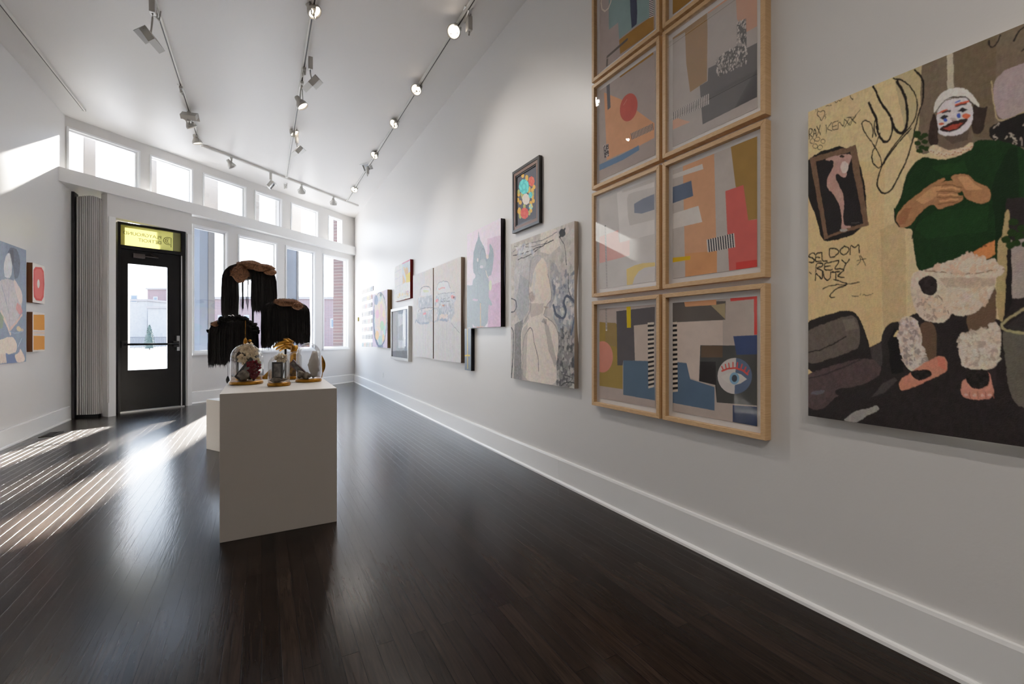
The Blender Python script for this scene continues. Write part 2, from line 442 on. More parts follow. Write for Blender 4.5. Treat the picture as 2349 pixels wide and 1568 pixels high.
def d01(p):
    p.at(*cB)
    p.poly([(120,925),(350,840),(360,965),(466,930),(466,1100),(120,1190)], (192,126,116))
    p.poly([(335,440),(385,400),(720,345),(720,398),(500,455),(455,475),(440,520),(450,700),(468,795),(720,733),(720,878),(370,968)], (205,198,194))
    p.poly([(390,425),(720,295),(720,347),(390,460)], (146,140,136)); p.poly([(395,455),(720,370),(720,392),(395,470)], (205,198,194))
    p.poly([(513,572),(600,520),(720,470),(720,630),(590,672),(515,665)], (75,84,104))
    p.poly([(435,1240),(520,1200),(600,1178),(725,1170),(725,1210),(620,1225),(560,1262),(515,1330),(492,1415),(440,1415)], (214,178,48))
    p.line([(137,520),(150,1460)], (166,78,80), 12)
    p.line([(218,800),(226,1100),(236,1450)], K_, 22, dash=4.0, col2=(220,214,208))
def d00(p):
    p.at(*cC)
    p.poly([(100,400),(365,430),(365,1040),(100,1000)], (126,104,50)); p.poly([(200,410),(300,415),(305,640),(200,620)], (118,98,60))
    p.ell(175,735,98,148,(172,108,92))
    p.poly([(305,305),(670,262),(670,440),(470,440),(480,770),(370,770),(365,815),(315,815)], (66,62,64))
    p.poly([(470,440),(600,425),(600,775),(480,770)], (156,142,132))
    p.poly([(370,768),(660,775),(670,1145),(370,1092)], (66,84,102))
    p.poly([(400,250),(440,250),(443,460),(405,460)], (214,184,16))
    p.stripes([(600,412),(606,1032),(660,1018),(660,408)], 29, (222,208,192), (22,20,22))
    p.line([(124,270),(126,570)], (178,60,52), 12)
    p.line([(208,225),(212,480)], K_, 22, dash=4, col2=(205,198,190))
def d13(p):
    p.at(*cA); p.poly([(860,-600),(1300,-600),(1300,-110),(880,165)], OC)
    p.poly([(1350,-800),(1700,-900),(1720,-500),(1400,-300)], (92,112,112))
def d12(p):
    p.at(*cA)
    p.poly([(870,385),(1060,272),(1262,112),(1268,300),(1262,830),(1090,946),(1050,650),(1038,330),(870,432)], (114,82,36))
    p.poly([(1262,100),(1300,40),(1480,-60),(1480,0),(1390,60),(1275,142)], (158,110,82))
    p.poly([(1552,-100),(1790,-160),(1790,262),(1670,330),(1570,200)], (152,106,80))
    p.poly([(1188,880),(1270,832),(1275,702),(1380,650),(1680,490),(1790,432),(1795,985),(1218,1276)], (46,44,47))
    q = [(1570,240),(1662,190),(1672,640),(1375,800),(1350,620),(1445,540),(1570,470)]
    p.poly(q, (30,28,29)); p.scatter(q, 210, [(176,168,162),(120,112,108)], 3.4, 9, stretch=2.1); 
    p.stripes([(880,1172),(1290,955),(1292,1065),(880,1252)], 45, (42,40,42), (182,174,168))
    p.poly([(870,1255),(960,1212),(1092,1250),(870,1348)], (170,124,98))
def d11(p):
    p.at(*cB)
    p.poly([(1500,-60),(1800,-170),(1800,722),(1685,740),(1555,388)], (126,97,50))
    p.poly([(1015,150),(1335,35),(1365,1290),(1040,1325)], (203,150,114))
    p.poly([(1040,1080),(1365,1050),(1365,1290),(1040,1325)], (203,142,94))
    p.poly([(870,288),(1215,162),(1225,215),(870,328)], W_)
    p.poly([(870,415),(1102,333),(1122,490),(870,580)], (73,84,104))
    p.poly([(870,685),(1175,590),(1214,756),(870,836)], W_)
    p.poly([(1450,440),(1635,378),(1685,740),(1800,725),(1800,1225),(1490,1270),(1472,900)], (168,76,70))
    p.poly([(1560,1170),(1800,1138),(1800,1225),(1560,1256)], (166,48,44))
    p.stripes([(1258,938),(1540,870),(1552,1015),(1270,1068)], 23, (222,214,206), (32,30,40))
    p.poly([(870,1126),(1092,1104),(1092,1142),(870,1178)], (214,170,0))
def d10(p):
    p.at(*cC)
    p.poly([(800,222),(1340,208),(1336,385),(800,412)], (72,66,62))
    p.poly([(1200,250),(1335,230),(1335,380)], (130,116,88))
    p.poly([(880,410),(1312,390),(1312,625),(1100,625),(1086,965),(1000,930),(970,790),(880,780)], (165,150,140))
    p.poly([(945,205),(1250,182),(1250,245),(957,262)], (222,156,110))
    p.poly([(1380,168),(1660,140),(1660,525),(1608,525),(1605,190),(1385,212)], (172,52,48))
    p.poly([(1100,625),(1660,630),(1660,1197),(1255,1165),(1240,1000),(1088,965)], (54,54,53))
    p.poly([(1110,630),(1310,630),(1310,740),(1105,740)], (76,60,46)); p.poly([(1245,780),(1255,1160),(1240,1000),(1088,965),(1100,780)], (34,32,33))
    p.poly([(1410,540),(1660,528),(1660,710),(1442,716)], (44,56,90))
    p.ell(1425,915,162,170,(168,161,158)); p.ell(1425,915,162,170,(70,82,104), a0=-math.pi/2+.08, a1=math.pi/2+.02)
    p.poly([(1295,925),(1350,892),(1420,880),(1485,900),(1540,945),(1480,985),(1420,1002),(1350,976)], (212,206,200))
    p.ell(1422,938,46,58,(104,138,160)); p.ell(1422,938,26,34,(52,56,66))
    p.line([(1305,868),(1360,846),(1430,840),(1500,862),(1545,900)], (178,66,58), 16)
    for (a,b,c,d) in ((1318,860,1302,826),(1345,850,1336,806),(1375,845,1368,796),(1408,840,1408,788),(1445,842,1452,790),(1480,852,1494,806),(1512,872,1530,832),(1540,895,1560,862)):
        p.line([(a,b),(c,d)], (178,66,58), 12)
    p.poly([(885,785),(970,795),(1005,945),(1235,1020),(1235,1242),(800,1162),(800,1050),(885,1060)], (66,84,104))
    p.stripes([(812,410),(818,1070),(888,1062),(880,404)], 29, (222,206,188), (20,18,20))
    p.poly([(1405,1190),(1660,1207),(1660,1410),(1405,1368)], (36,46,70))
G1 = (136,127,123)
collage(0,3,d03,'light wood framed collage print of teal, navy and ochre, above the red disc print', (128,116,112), 146)
collage(0,2,d02,'light wood framed collage print with a red disc on a peach shape', (132,122,118), 146)
collage(0,1,d01,'light wood framed collage print with a white C shape, navy block and yellow curve', (150,144,140), 150)
collage(0,0,d00,'light wood framed collage print with a pink half disc, ochre block and yellow bar', (144,132,126), 150)
collage(1,3,d13,'light wood framed collage print cut by the top edge, showing plain ochre corner', (132,124,120), 146)
collage(1,2,d12,'light wood framed collage print with a black block, scribble patch and ochre band', (132,124,120), 146)
collage(1,1,d11,'light wood framed collage print with peach column, red block and striped tab', (150,142,137), 150)
collage(1,0,d10,'light wood framed collage print with a blue eye in a disc with red lashes', (146,134,126), 150)
# ------------------------------------------------------------------ large painting of the seated clown-faced figure
def canvas(name, label, p, m, thick, side, right=True, cat='painting', group=None):
    vc = (p.v0+p.v1)/2
    root = thing(name, (p.u+(thick if right else -thick), vc, p.z0), label, cat, group)
    attach(p.mesh('canvas', m, thick-.001, side, right), root)
    return root
u = UR-.035
v0, v1, z0, z1 = rect_u(u, 1854, 2349, 257, 953, 1854)
p = Paint(u, v0, v0-.92, z0, z1, 560, 500, 158, (176,157,120), wob=1.0, seed=41)
p.at(1840,50,3.1356)
p.poly([(0,0),(900,0),(880,700),(830,1000),(780,1300),(740,2600),(0,2600)], (184,162,120), tex=.06)
p.poly([(0,1000),(600,1000),(560,2600),(0,2600)], (190,160,114), .7)
p.poly([(560,1500),(740,1400),(760,2600),(600,2600)], (152,126,92), .5)
p.poly([(640,300),(900,200),(880,520),(850,720),(790,900),(720,700)], (138,126,96), .6)
p.poly([(865,0),(2600,-500),(2600,1300),(1240,1300),(1200,800),(800,1000),(850,700)], (92,80,66), tex=.08)
p.poly([(1085,0),(1400,0),(1380,850),(1240,830),(1100,470)], (86,74,58), tex=.08)
p.poly([(1030,0),(1076,0),(1090,480),(1048,500)], (158,148,128))
p.poly([(1362,428),(1480,335),(2600,-100),(2600,560),(1596,650),(1405,735)], (138,124,124), tex=.05)
p.line([(1362,428),(1380,600),(1405,735),(1596,650)], (150,134,100), 8)
p.poly([(1345,745),(1440,720),(1596,648),(2600,400),(2600,1100),(1560,900),(1340,850)], (22,20,20))
rr = random.Random(5)
for i in range(26):
    x, y = rr.uniform(1380,1760), rr.uniform(705,900); y = max(y, 740-(x-1380)*.28)
    p.line([(x,y),(x+rr.uniform(-30,30),y+rr.uniform(-25,25)),(x+rr.uniform(-10,45),y+rr.uniform(-30,30)),(x+rr.uniform(0,30),y+rr.uniform(-10,40))], (150,138,126), 5)
INK = (24,21,20)
# scribbles
p.line([(510,465),(560,570),(620,660),(652,720),(648,800),(622,865),(590,868),(555,830),(535,750)], INK, 17)
p.line([(480,585),(510,650),(535,700),(545,770)], INK, 20); p.line([(528,690),(515,760),(530,820)], INK, 12)
p.line([(640,700),(665,770),(710,805),(745,780),(760,700),(755,600),(725,500),(682,425)], INK, 22)
p.line([(655,405),(720,415),(780,465),(820,530),(832,610),(815,700),(770,760),(680,860),(600,980),(575,1035),(545,1055),(505,1020),(500,950),(530,880),(560,800)], INK, 11)
p.line([(805,343),(850,380),(876,450),(870,560),(840,660),(812,760),(795,860),(760,980),(700,1100),(650,1200),(600,1240),(560,1225),(535,1180),(550,1090),(590,1010),(680,880),(780,770)], INK, 14)
p.line([(575,1035),(560,960),(510,880),(450,800),(424,735),(450,705),(490,725),(512,770),(505,830)], INK, 9)
p.line([(1340,140),(1345,175),(1365,188),(1395,165),(1420,100)], INK, 12); p.line([(1596,40),(1550,70),(1520,140)], INK, 16); p.line([(1575,210),(1640,150)], INK, 14)
p.line([(1640,90),(1700,60),(1760,160),(1820,60)], INK, 16)
# small tags
p.line([(140,710),(108,670),(112,640),(135,650),(150,635),(165,650),(155,690),(140,712)], INK, 6)
p.line([(170,670),(162,680),(176,690),(165,700)], INK, 4); p.line([(95,630),(100,645)], INK, 4); p.line([(110,626),(115,640)], INK, 4)
write(p, 'RAX', 50, 775, 28, -12, 24, 70, 7, INK)
write(p, 'KENXX', 172, 740, 44, -14, 42, 58, 6, INK)
p.line([(330,745),(420,630)], INK, 5); p.line([(318,690),(372,682)], INK, 5)
for (x,y) in ((75,860),(110,845),(150,860),(95,895),(130,905)): p.line([(x-18,y),(x-8,y-16),(x+12,y-16),(x+20,y),(x+8,y+16),(x-12,y+14),(x-18,y)], INK, 5)
p.line([(170,605),(210,600)], INK, 5); p.line([(235,575),(245,585),(258,570)], INK, 5); p.line([(265,565),(275,575),(285,562)], INK, 5); p.line([(345,535),(352,550),(366,558)], INK, 6)
# picture inside the picture
p.poly([(20,965),(395,860),(498,1478),(150,1610),(100,1400),(20,1200)], (24,21,20))
p.poly([(55,980),(385,885),(480,1460),(160,1560)], (92,70,54), tex=.12)
p.poly([(98,1005),(345,935),(440,1448),(185,1535)], (26,23,24)); p.line([(355,1450),(410,1440)], (70,66,66), 4)
p.poly([(160,988),(235,965),(330,948),(358,962),(345,1010),(325,1050),(318,1115),(290,1118),(252,1088),(238,1110),(262,1170),(298,1230),(306,1320),(290,1400),(302,1470),(355,1470),(352,1480),(280,1500),(288,1440),(270,1310),(225,1240),(178,1190),(182,1120),(225,1045),(228,1000),(190,1000)], (152,118,108), tex=.1)
p.ell(305,1045,28,42,(176,160,152)); p.ell(288,968,18,10,(40,32,30)); p.ell(300,1500,28,10,(150,146,140),.7)
# leaves
for c in ((830,800),(850,830),(880,860),(830,870),(860,900),(820,820),(895,910),(845,930),(880,815)): p.ell(c[0],c[1],24,17,(26,42,16))
# hair, neck, cap, face
p.poly([(955,640),(920,720),(898,850),(935,905),(985,880),(985,760)], (40,30,26), tex=.2)
p.poly([(1215,590),(1300,620),(1330,600),(1325,640),(1310,760),(1265,822),(1215,790)], (40,32,28), tex=.2)
p.poly([(975,790),(1205,740),(1225,880),(1130,925),(990,925)], (88,74,62)); p.poly([(1020,830),(1200,780),(1190,850),(1080,880)], (58,50,44),.7)
p.poly([(945,650),(955,570),(1010,505),(1090,474),(1170,480),(1235,540),(1285,612),(1240,600),(1190,552),(1110,535),(1020,572),(970,650)], (196,192,184), tex=.04)
p.line([(960,650),(1010,572),(1090,535),(1180,548),(1235,600)], (48,40,38), 8)
p.poly([(968,650),(1012,580),(1100,545),(1190,556),(1232,625),(1226,715),(1185,785),(1100,828),(1020,818),(972,760)], (182,176,178), tex=.05)
p.line([(1012,655),(1060,645)], (52,44,46), 16); p.line([(975,662),(1040,634)], (178,72,44), 10)
p.poly([(985,690),(1020,670),(1052,685),(1020,705)], (34,30,34)); p.poly([(1118,640),(1155,618),(1195,630),(1160,652)], (34,30,34))
p.line([(1105,610),(1180,590)], (60,44,46), 14); p.line([(1100,600),(1195,575)], (178,70,44), 12); p.line([(1100,580),(1130,572)], (60,82,160), 12)
p.ell(1030,708,14,12,(50,70,150)); p.ell(1125,672,16,20,(52,70,150)); p.ell(1182,676,30,18,(184,86,58)); p.ell(1000,735,20,10,(170,80,58))
p.ell(1085,700,24,10,(150,138,140)); p.ell(1090,712,20,6,(120,100,100))
p.poly([(980,770),(1030,742),(1085,712),(1200,685),(1172,738),(1120,780),(1055,800),(1010,788)], (38,26,26)); p.poly([(1015,768),(1090,735),(1160,722),(1118,764),(1055,786)], (136,52,40), tex=.2)
p.line([(985,785),(1030,812),(1090,818),(1150,790),(1205,730)], (206,202,202), 16)
# sweater
G = (15,37,15)
p.poly([(875,965),(935,985),(1060,985),(1200,935),(1240,855),(1400,850),(1530,880),(1700,980),(1760,1300),(1700,1700),(1430,1800),(1250,1880),(840,1850),(790,1560),(800,1490),(720,1480),(665,1420),(665,1340),(715,1250),(750,1090),(815,1010)], G, tex=.12)
p.poly([(1350,1180),(1480,900),(1560,900),(1560,1500),(1400,1700),(1380,1400)], (11,26,12), .8); p.poly([(930,1040),(1160,1000),(1200,1080),(1000,1100)], (22,50,20), .6, tex=.1)
p.poly([(800,1480),(950,1360),(1340,1320),(1330,1500),(900,1560)], (20,48,20), .5, tex=.1)
p.line([(700,1300),(760,1110),(830,1020)], (12,24,12), 7); p.line([(790,1560),(800,1500),(870,1350)], (12,24,12), 9)
p.poly([(905,905),(960,880),(1000,905),(1080,925),(1160,905),(1200,868),(1228,866),(1226,915),(1130,962),(1000,976),(915,945)], (206,180,146), tex=.25)
for i in range(16):
    a = i/15; x = 925+a*285; y = 925+30*math.sin(a*3.1)-a*35+ (i%3)*6
    p.ell(x, y, 14, 9, (226,206,178)); p.ell(x+6, y+7, 9, 4, (140,84,54))
# arms and folded hands
SK, SL, SD = (140,98,66), (172,126,88), (96,64,42)
p.poly([(675,1415),(700,1355),(800,1262),(900,1180),(1020,1112),(1030,1135),(965,1180),(1000,1152),(1090,1140),(1170,1170),(1165,1205),(1105,1240),(1165,1255),(1150,1292),(985,1348),(940,1312),(870,1345),(785,1455),(720,1485),(682,1465)], SK, tex=.1)
p.poly([(1068,1102),(1180,1094),(1240,1140),(1352,1192),(1355,1290),(1270,1312),(1170,1275),(1150,1200),(1080,1142)], SK, tex=.1)
p.poly([(820,1280),(930,1195),(1010,1170),(960,1260),(880,1310)], SL, .8); p.poly([(1120,1120),(1180,1110),(1240,1160),(1300,1200),(1180,1210)], SL, .8)
for a in (((960,1185),(1060,1170),(1150,1190)),((965,1225),(1060,1215),(1140,1225)),((970,1270),(1060,1260),(1150,1262)),((975,1310),(1060,1300),(1120,1295))): p.line(a, SD, 6)
for a in (((985,1205),(1080,1190),(1130,1200)),((985,1248),(1070,1238),(1120,1242)),((990,1290),(1070,1280),(1120,1276))): p.line(a, SL, 12)
p.poly([(690,1400),(740,1340),(790,1330),(740,1450),(700,1460)], (122,76,52), .8)
p.line([(665,1340),(668,1430),(700,1470)], (16,18,12), 10)
# lower half
p.at(1840,520,3.0157)
DK = (30,26,26)
p.poly([(0,1000),(300,900),(470,825),(560,790),(600,700),(690,655),(760,600),(1000,560),(1340,640),(1400,640),(1400,-200),(1445,-200),(2400,-200),(2400,1900),(0,1900)], DK, tex=.14)
p.poly([(1150,650),(1340,560),(1340,1100),(1180,1100)], (42,36,36), .6)
# couch
p.poly([(0,668),(190,595),(330,572),(390,610),(440,720),(470,850),(430,930),(0,1040)], (30,27,26)); p.poly([(0,722),(290,618),(368,612),(398,680),(405,800),(380,850),(0,975)], (78,70,64), tex=.12)
p.poly([(280,640),(360,630),(390,700),(300,720)], (98,88,80), .7, tex=.1); p.line([(0,875),(150,845),(305,755)], (28,25,24), 8)
p.poly([(0,1020),(300,930),(480,900),(550,950),(545,1040),(440,1090),(230,1170),(150,1260),(60,1262),(0,1200)], (64,52,52), tex=.15)
p.poly([(0,1230),(120,1275),(300,1180),(640,1070),(690,1130),(400,1230),(0,1330)], (30,27,27))
p.line([(0,1060),(180,1010),(400,920)], (44,38,38), 9); p.ell(110,1140,50,14,(84,84,90),.7,rot=-.2)
p.poly([(470,830),(560,800),(590,930),(540,960),(480,900)], (52,46,46), tex=.1)
p.poly([(545,740),(590,670),(670,650),(700,700),(690,1000),(640,1060),(520,1120),(250,1168),(228,1150),(232,1120),(400,1095),(520,1045),(560,960)], (30,27,26), tex=.1)
p.poly([(590,800),(640,700),(690,720),(700,1000),(620,1020)], (18,16,17)); p.poly([(632,760),(660,716),(672,720),(664,760)], (206,186,130))
p.poly([(480,1180),(560,1080),(640,1040),(660,1060),(560,1150)], (60,54,54),.7)
p.poly([(275,1340),(340,1290),(380,1265),(470,1250),(520,1232),(540,1262),(470,1285),(400,1335),(375,1352)], (124,120,116), tex=.12)
# text
for t, x, y, dx, dy, hx, hh in (('SEL',50,185,44,-4,38,60),('DOM',190,150,72,-12,62,62),('REZY',95,255,60,-8,52,55),('NUT',92,310,58,0,50,60)): write(p, t, x, y, dx, dy, hx, hh, 10, INK)
p.line([(235,290),(300,290),(235,345),(290,348)], INK, 10); p.line([(375,235),(440,220)], INK, 6); p.line([(395,200),(405,240),(380,265)], INK, 6); p.line([(402,200),(440,268)], INK, 6); p.line([(48,310),(62,325)], INK, 6)
p.line([(145,425),(180,405),(260,400),(395,385)], INK, 7); p.line([(220,365),(330,390),(250,420),(200,455),(185,485),(225,482)], INK, 9)
p.line([(345,470),(365,480),(390,478)], INK, 5); p.line([(400,475),(405,462)], INK, 4); p.line([(420,472),(428,462),(440,475),(470,470),(490,462)], INK, 5)
# column, bucket, foliage at the right edge
p.poly([(1340,120),(1385,60),(1392,0),(1405,-120),(1440,-120),(1400,660),(1345,640)], (146,128,88), tex=.08)
p.poly([(1440,90),(1700,60),(1800,440),(1450,495)], (138,126,120)); p.poly([(1425,60),(1445,60),(1450,520),(1400,640),(1400,500)], (22,20,20))
for c in ((1410,90),(1450,40),(1480,110),(1500,60),(1440,130),(1520,10),(1460,-30),(1550,120),(1580,50)): p.ell(c[0],c[1],34,26,(24,42,16))
p.poly([(1378,690),(1560,745),(1900,760),(1900,1320),(1540,1252),(1470,1220),(1425,1120),(1395,860)], (78,74,66), tex=.08)
p.poly([(1400,690),(1560,580),(1700,560),(1700,740),(1540,730)], (40,36,36)); p.line([(1700,500),(1530,565),(1385,660),(1378,690),(1410,715),(1540,742),(1700,750)], (136,126,92), 18)
# skin, shorts and furry legs (thick paint)
CR, CS = (205,186,166), (156,132,112)
p.poly([(1180,172),(1330,92),(1328,195),(1200,252)], (178,108,62)); p.ell(1268,132,14,6,(110,60,36))
p.poly([(800,660),(925,655),(932,900),(905,962),(860,960),(820,860)], (78,60,46)); p.poly([(1120,620),(1250,520),(1342,380),(1342,640),(1290,705),(1225,750),(1160,742)], (82,64,50))
p.poly([(740,430),(760,330),(800,300),(840,300),(1050,222),(1188,166),(1205,250),(1328,210),(1340,260),(1396,275),(1392,318),(1335,352),(1335,420),(1285,510),(1200,590),(1100,625),(1030,590),(1010,640),(960,662),(850,652),(790,600)], CR, tex=.16)
p.poly([(940,350),(1330,352),(1334,400),(1270,430),(1000,420)], CS, .7, tex=.2); p.line([(850,300),(1000,312),(1140,325),(1260,310),(1390,290)], (120,92,72), 9); p.line([(1010,600),(985,520),(940,470)], (120,98,84), 9)
p.scatter([(960,430),(1280,430),(1270,520),(1100,600),(1000,560)], 220, [(214,196,178),(176,150,126),(196,176,156)], 6, 2)
p.scatter([(780,480),(940,490),(1000,600),(850,640)], 150, [(214,196,178),(182,158,136),(140,120,106)], 6, 3)
p.scatter([(860,300),(1180,180),(1390,290),(1100,330)], 120, [(224,206,186),(190,160,136)], 6, 4)
p.poly([(795,380),(840,335),(930,345),(938,440),(895,484),(830,450)], (34,28,28), tex=.5)
p.poly([(675,640),(720,612),(790,630),(832,760),(822,860),(895,960),(870,1002),(762,1012),(700,940),(664,790)], CR, tex=.2)
p.scatter([(680,640),(780,640),(826,800),(870,970),(770,1000),(700,930),(670,780)], 260, [(200,188,178),(164,146,134),(126,114,108),(216,204,194)], 6, 6)
p.poly([(1078,780),(1112,716),(1160,760),(1232,752),(1330,650),(1382,700),(1362,950),(1300,985),(1200,992),(1118,962),(1086,880)], CR, tex=.2)
p.scatter([(1085,790),(1130,740),(1340,670),(1370,720),(1350,940),(1120,950)], 320, [(212,198,180),(176,158,142),(150,132,118),(222,210,196)], 6, 7)
p.poly([(668,1065),(740,1010),(920,893),(990,893),(1008,950),(1000,1003),(850,1070),(690,1136),(668,1110)], (168,108,88), tex=.08); p.poly([(930,900),(985,905),(1000,990),(940,960)], (176,92,76),.7)
p.poly([(1098,1080),(1130,1040),(1290,985),(1312,1080),(1332,1140),(1300,1192),(1160,1192),(1105,1170)], (170,112,96), tex=.08)
for x in (1135,1190,1245,1295): p.ell(x,1160,14,10,(216,170,156)); p.line([(x+24,1140),(x+26,1185)], (120,72,60), 5)
p.poly([(735,1005),(800,985),(890,982),(902,1028),(850,1055),(790,1058)], (26,23,22), tex=.5); p.poly([(1125,985),(1290,985),(1298,1080),(1240,1120),(1180,1112),(1128,1060)], (26,23,22), tex=.5)
p.haze(.05, 30, 9)
canvas('clown_painting', 'huge unframed painting of a person in a green sweater with a clown face', p, M['paint'], .035, (190,180,160))
# ------------------------------------------------------------------ pale figure canvas (seen from behind)
u = UR-.035
v0, v1, z0, z1 = rect_u(u, 1172, 1317.5, 506.5, 891)
p = Paint(u, v0, v1, z0, z1, 260, 400, 190, (178,171,164), wob=1.5, seed=61); p.at(1040,340,2.703)
p.haze(.12, 50, 21)
p.scatter([(360,560),(750,450),(750,1200),(360,1200)], 420, [(192,186,180),(148,142,138),(170,162,156),(204,196,188)], 10, 1, .55, 1.6)
p.poly([(400,640),(470,600),(500,640),(480,880),(430,1000),(380,1000),(375,760)], (170,172,178), .5, tex=.2)
p.poly([(415,780),(470,820),(470,1000),(420,1080),(380,1000)], (134,140,150), .55, tex=.2)
p.poly([(600,700),(640,720),(660,800),(610,980),(590,1000),(600,850)], (140,138,146), .7, tex=.25)
p.poly([(640,870),(760,800),(760,1100),(680,1200),(620,1050)], (128,134,146), .75, tex=.3)
p.scatter([(610,780),(760,760),(760,1100),(640,1080)], 160, [(92,100,116),(176,170,166),(150,150,158),(206,200,196)], 9, 4, .7, 1.5)
p.poly([(380,1090),(430,1060),(425,1440),(375,1430)], (104,102,102), .85, tex=.3)
p.poly([(560,1060),(640,1120),(690,1180),(750,1110),(752,1490),(640,1470),(640,1300),(600,1250)], (84,82,84), .8, tex=.5)
p.scatter([(650,1130),(750,1100),(750,1480),(640,1460)], 170, [(50,50,52),(170,162,156),(120,116,114)], 8, 8, .8, 1.8)
# body
SKN = (212,198,186)
p.poly([(480,700),(520,660),(570,690),(585,780),(600,860),(610,930),(575,970),(560,1030),(600,1060),(645,1120),(655,1220),(635,1330),(640,1480),(425,1440),(420,1200),(420,1120),(470,1060),(485,1000),(480,940),(465,890),(470,800)], SKN, tex=.06)
p.poly([(470,960),(560,960),(555,1020),(480,1050)], (168,154,144), .7); p.ell(488,918,20,32,(176,160,150)); p.ell(490,920,8,15,(160,144,134)); p.line([(508,760),(495,860),(500,900)], (196,190,188), 22, al=.7)
p.poly([(500,700),(570,690),(590,800),(600,900),(560,960),(530,900)], (222,200,182), .7); p.ell(575,985,16,6,(160,140,130))
p.poly([(560,1060),(590,1100),(640,1320),(630,1360),(590,1250)], (130,122,118), .6); p.poly([(560,1050),(580,1060),(575,1090),(545,1075)], (90,84,82), .6)
p.poly([(540,500),(640,500),(660,600),(600,660),(540,640)], (216,202,190), .8, tex=.1)
p.line([(430,1430),(432,1180),(470,1110),(490,1115),(500,1210),(528,1300),(528,1380)], (70,66,66), 5)
p.line([(360,1110),(375,1140),(368,1300),(360,1425)], (58,58,60), 9); p.line([(360,930),(385,940),(395,975),(380,1010),(360,1015)], (64,66,72), 8)
p.line([(370,665),(440,650),(540,610),(620,570)], (56,54,56), 6); p.line([(400,690),(480,660),(560,600),(580,575)], (60,58,60), 5); p.line([(370,640),(460,590),(560,570),(640,520)], (110,108,110), 5); p.line([(380,608),(470,615),(570,590)], (86,84,88), 4)
p.line([(660,555),(690,600),(700,720)], (60,60,66), 5); p.ell(675,525,20,26,(26,26,28)); p.line([(690,500),(660,550)], (30,30,32), 14)
p.line([(750,950),(700,905),(680,950),(700,1010),(680,1060),(630,1030),(620,970)], (62,70,86), 18); p.line([(710,780),(710,880),(745,950)], (60,62,70), 6); p.line([(730,1150),(750,1050)], (70,80,100), 14)
p.line([(660,1480),(700,1440),(750,1455)], (40,40,40), 7); p.line([(680,1400),(745,1420),(700,1460)], (50,48,48), 5)
p.scatter([(390,600),(480,590),(500,650),(400,660)], 60, [(150,158,176),(206,206,206)], 8, 12, .6)
p.line([(480,700),(470,800),(466,890),(482,945),(478,1010),(430,1090)], (128,122,120), 7, al=.8); p.line([(585,780),(602,860),(612,930),(578,968),(562,1030)], (120,110,106), 6, al=.8)
p.line([(560,1030),(610,1070),(648,1130),(655,1230),(636,1340)], (116,108,104), 6, al=.8); p.line([(474,905),(486,892),(498,905),(497,930),(486,940)], (146,132,124), 3)
p.poly([(425,1130),(460,1080),(450,1430),(425,1430)], (150,142,136), .6); p.poly([(470,700),(500,660),(560,665),(500,740),(480,880),(468,830)], (150,150,154), .7, tex=.2)
p.haze(.06, 12, 31)
canvas('portrait_painting', 'tall grey and cream canvas of a bare back figure, below the small floral picture', p, M['paint'], .035, (176,164,150))
# ------------------------------------------------------------------ small floral picture in a dark frame
u = UR-.03
v0, v1, z0, z1 = rect_u(u, 1175, 1236.5, 355, 510.5)
root = thing('framed_floral_picture', (UR, (v0+v1)/2, z0), 'small dark framed picture of red and turquoise flowers on charcoal, hung highest on its own', 'picture')
def ring(mb, u0, u1, a, w, m):
    va, vb, za, zb = a
    o = [(va,zb),(vb,zb),(vb,za),(va,za)]; i_ = [(va-w,zb-w),(vb+w,zb-w),(vb+w,za+w),(va-w,za+w)]
    for k in range(4):
        q = (o[k], o[(k+1)%4], i_[(k+1)%4], i_[k])
        lo = [mb.bm.verts.new((u1, v, z)) for v, z in q]; hi = [mb.bm.verts.new((u0, v, z)) for v, z in q]
        fs = [mb.bm.faces.new(lo), mb.bm.faces.new(hi[::-1])]+[mb.bm.faces.new((lo[i],hi[i],hi[(i+1)%4],lo[(i+1)%4])) for i in range(4)]
        for f in fs: f.material_index = mb.mi(m)
    return mb
child(ring(MB(), u, UR-.002, (v0,v1,z0,z1), .022, M['black_frame']), 'outer_frame', None, root)
child(ring(MB(), u+.004, UR-.004, (v0-.021,v1+.021,z0+.021,z1-.021), .026, M['brown_frame']), 'inner_frame', None, root)
child(ring(MB(), u+.009, UR-.006, (v0-.046,v1+.046,z0+.046,z1-.046), .012, M['black_frame']), 'liner', None, root)
p = Paint(UR-.014, v0-.05, v1+.05, z0+.05, z1-.05, 150, 200, 170, (70,72,80), wob=.6, seed=71); p.at(1040,340,2.703)
def flower(cx, cy, r, col, col2, n=9, ry=1.15):
    for k in range(n):
        a = k*2*math.pi/n; p.ell(cx+r*.55*math.cos(a), cy+r*.6*ry*math.sin(a), r*.42, r*.45*ry, col if k%2 else col2)
    p.ell(cx,cy,r*.5,r*.55*ry,col2); p.ell(cx,cy,r*.28,r*.34*ry,col)
OG, LF = (200,150,70), (150,150,90)
for (x,y) in ((455,180),(470,250),(405,285),(400,320),(415,335),(405,390),(415,405),(480,340),(495,325),(490,260),(470,265),(455,190),(430,170),(410,380),(480,385),(490,300),(500,240)): p.ell(x,y,9,14,OG)
for (x,y) in ((425,285),(405,270),(460,260),(440,360),(470,400),(492,280),(430,300),(415,420)): p.ell(x,y,8,15,LF)
flower(438,238,32,(88,190,186),(66,166,166),10,1.4); flower(484,205,20,(214,104,88),(190,78,70),8,1.5)
flower(450,315,24,(222,214,202),(196,182,170),9,1.4); flower(478,290,13,(88,180,178),(70,160,160),7,1.5); flower(480,362,13,(90,180,186),(212,200,120),7,1.3); flower(441,402,26,(212,96,86),(188,74,70),9,1.3)
attach(p.mesh('painted_panel', M['paint'], .004, (60,60,66)), root)
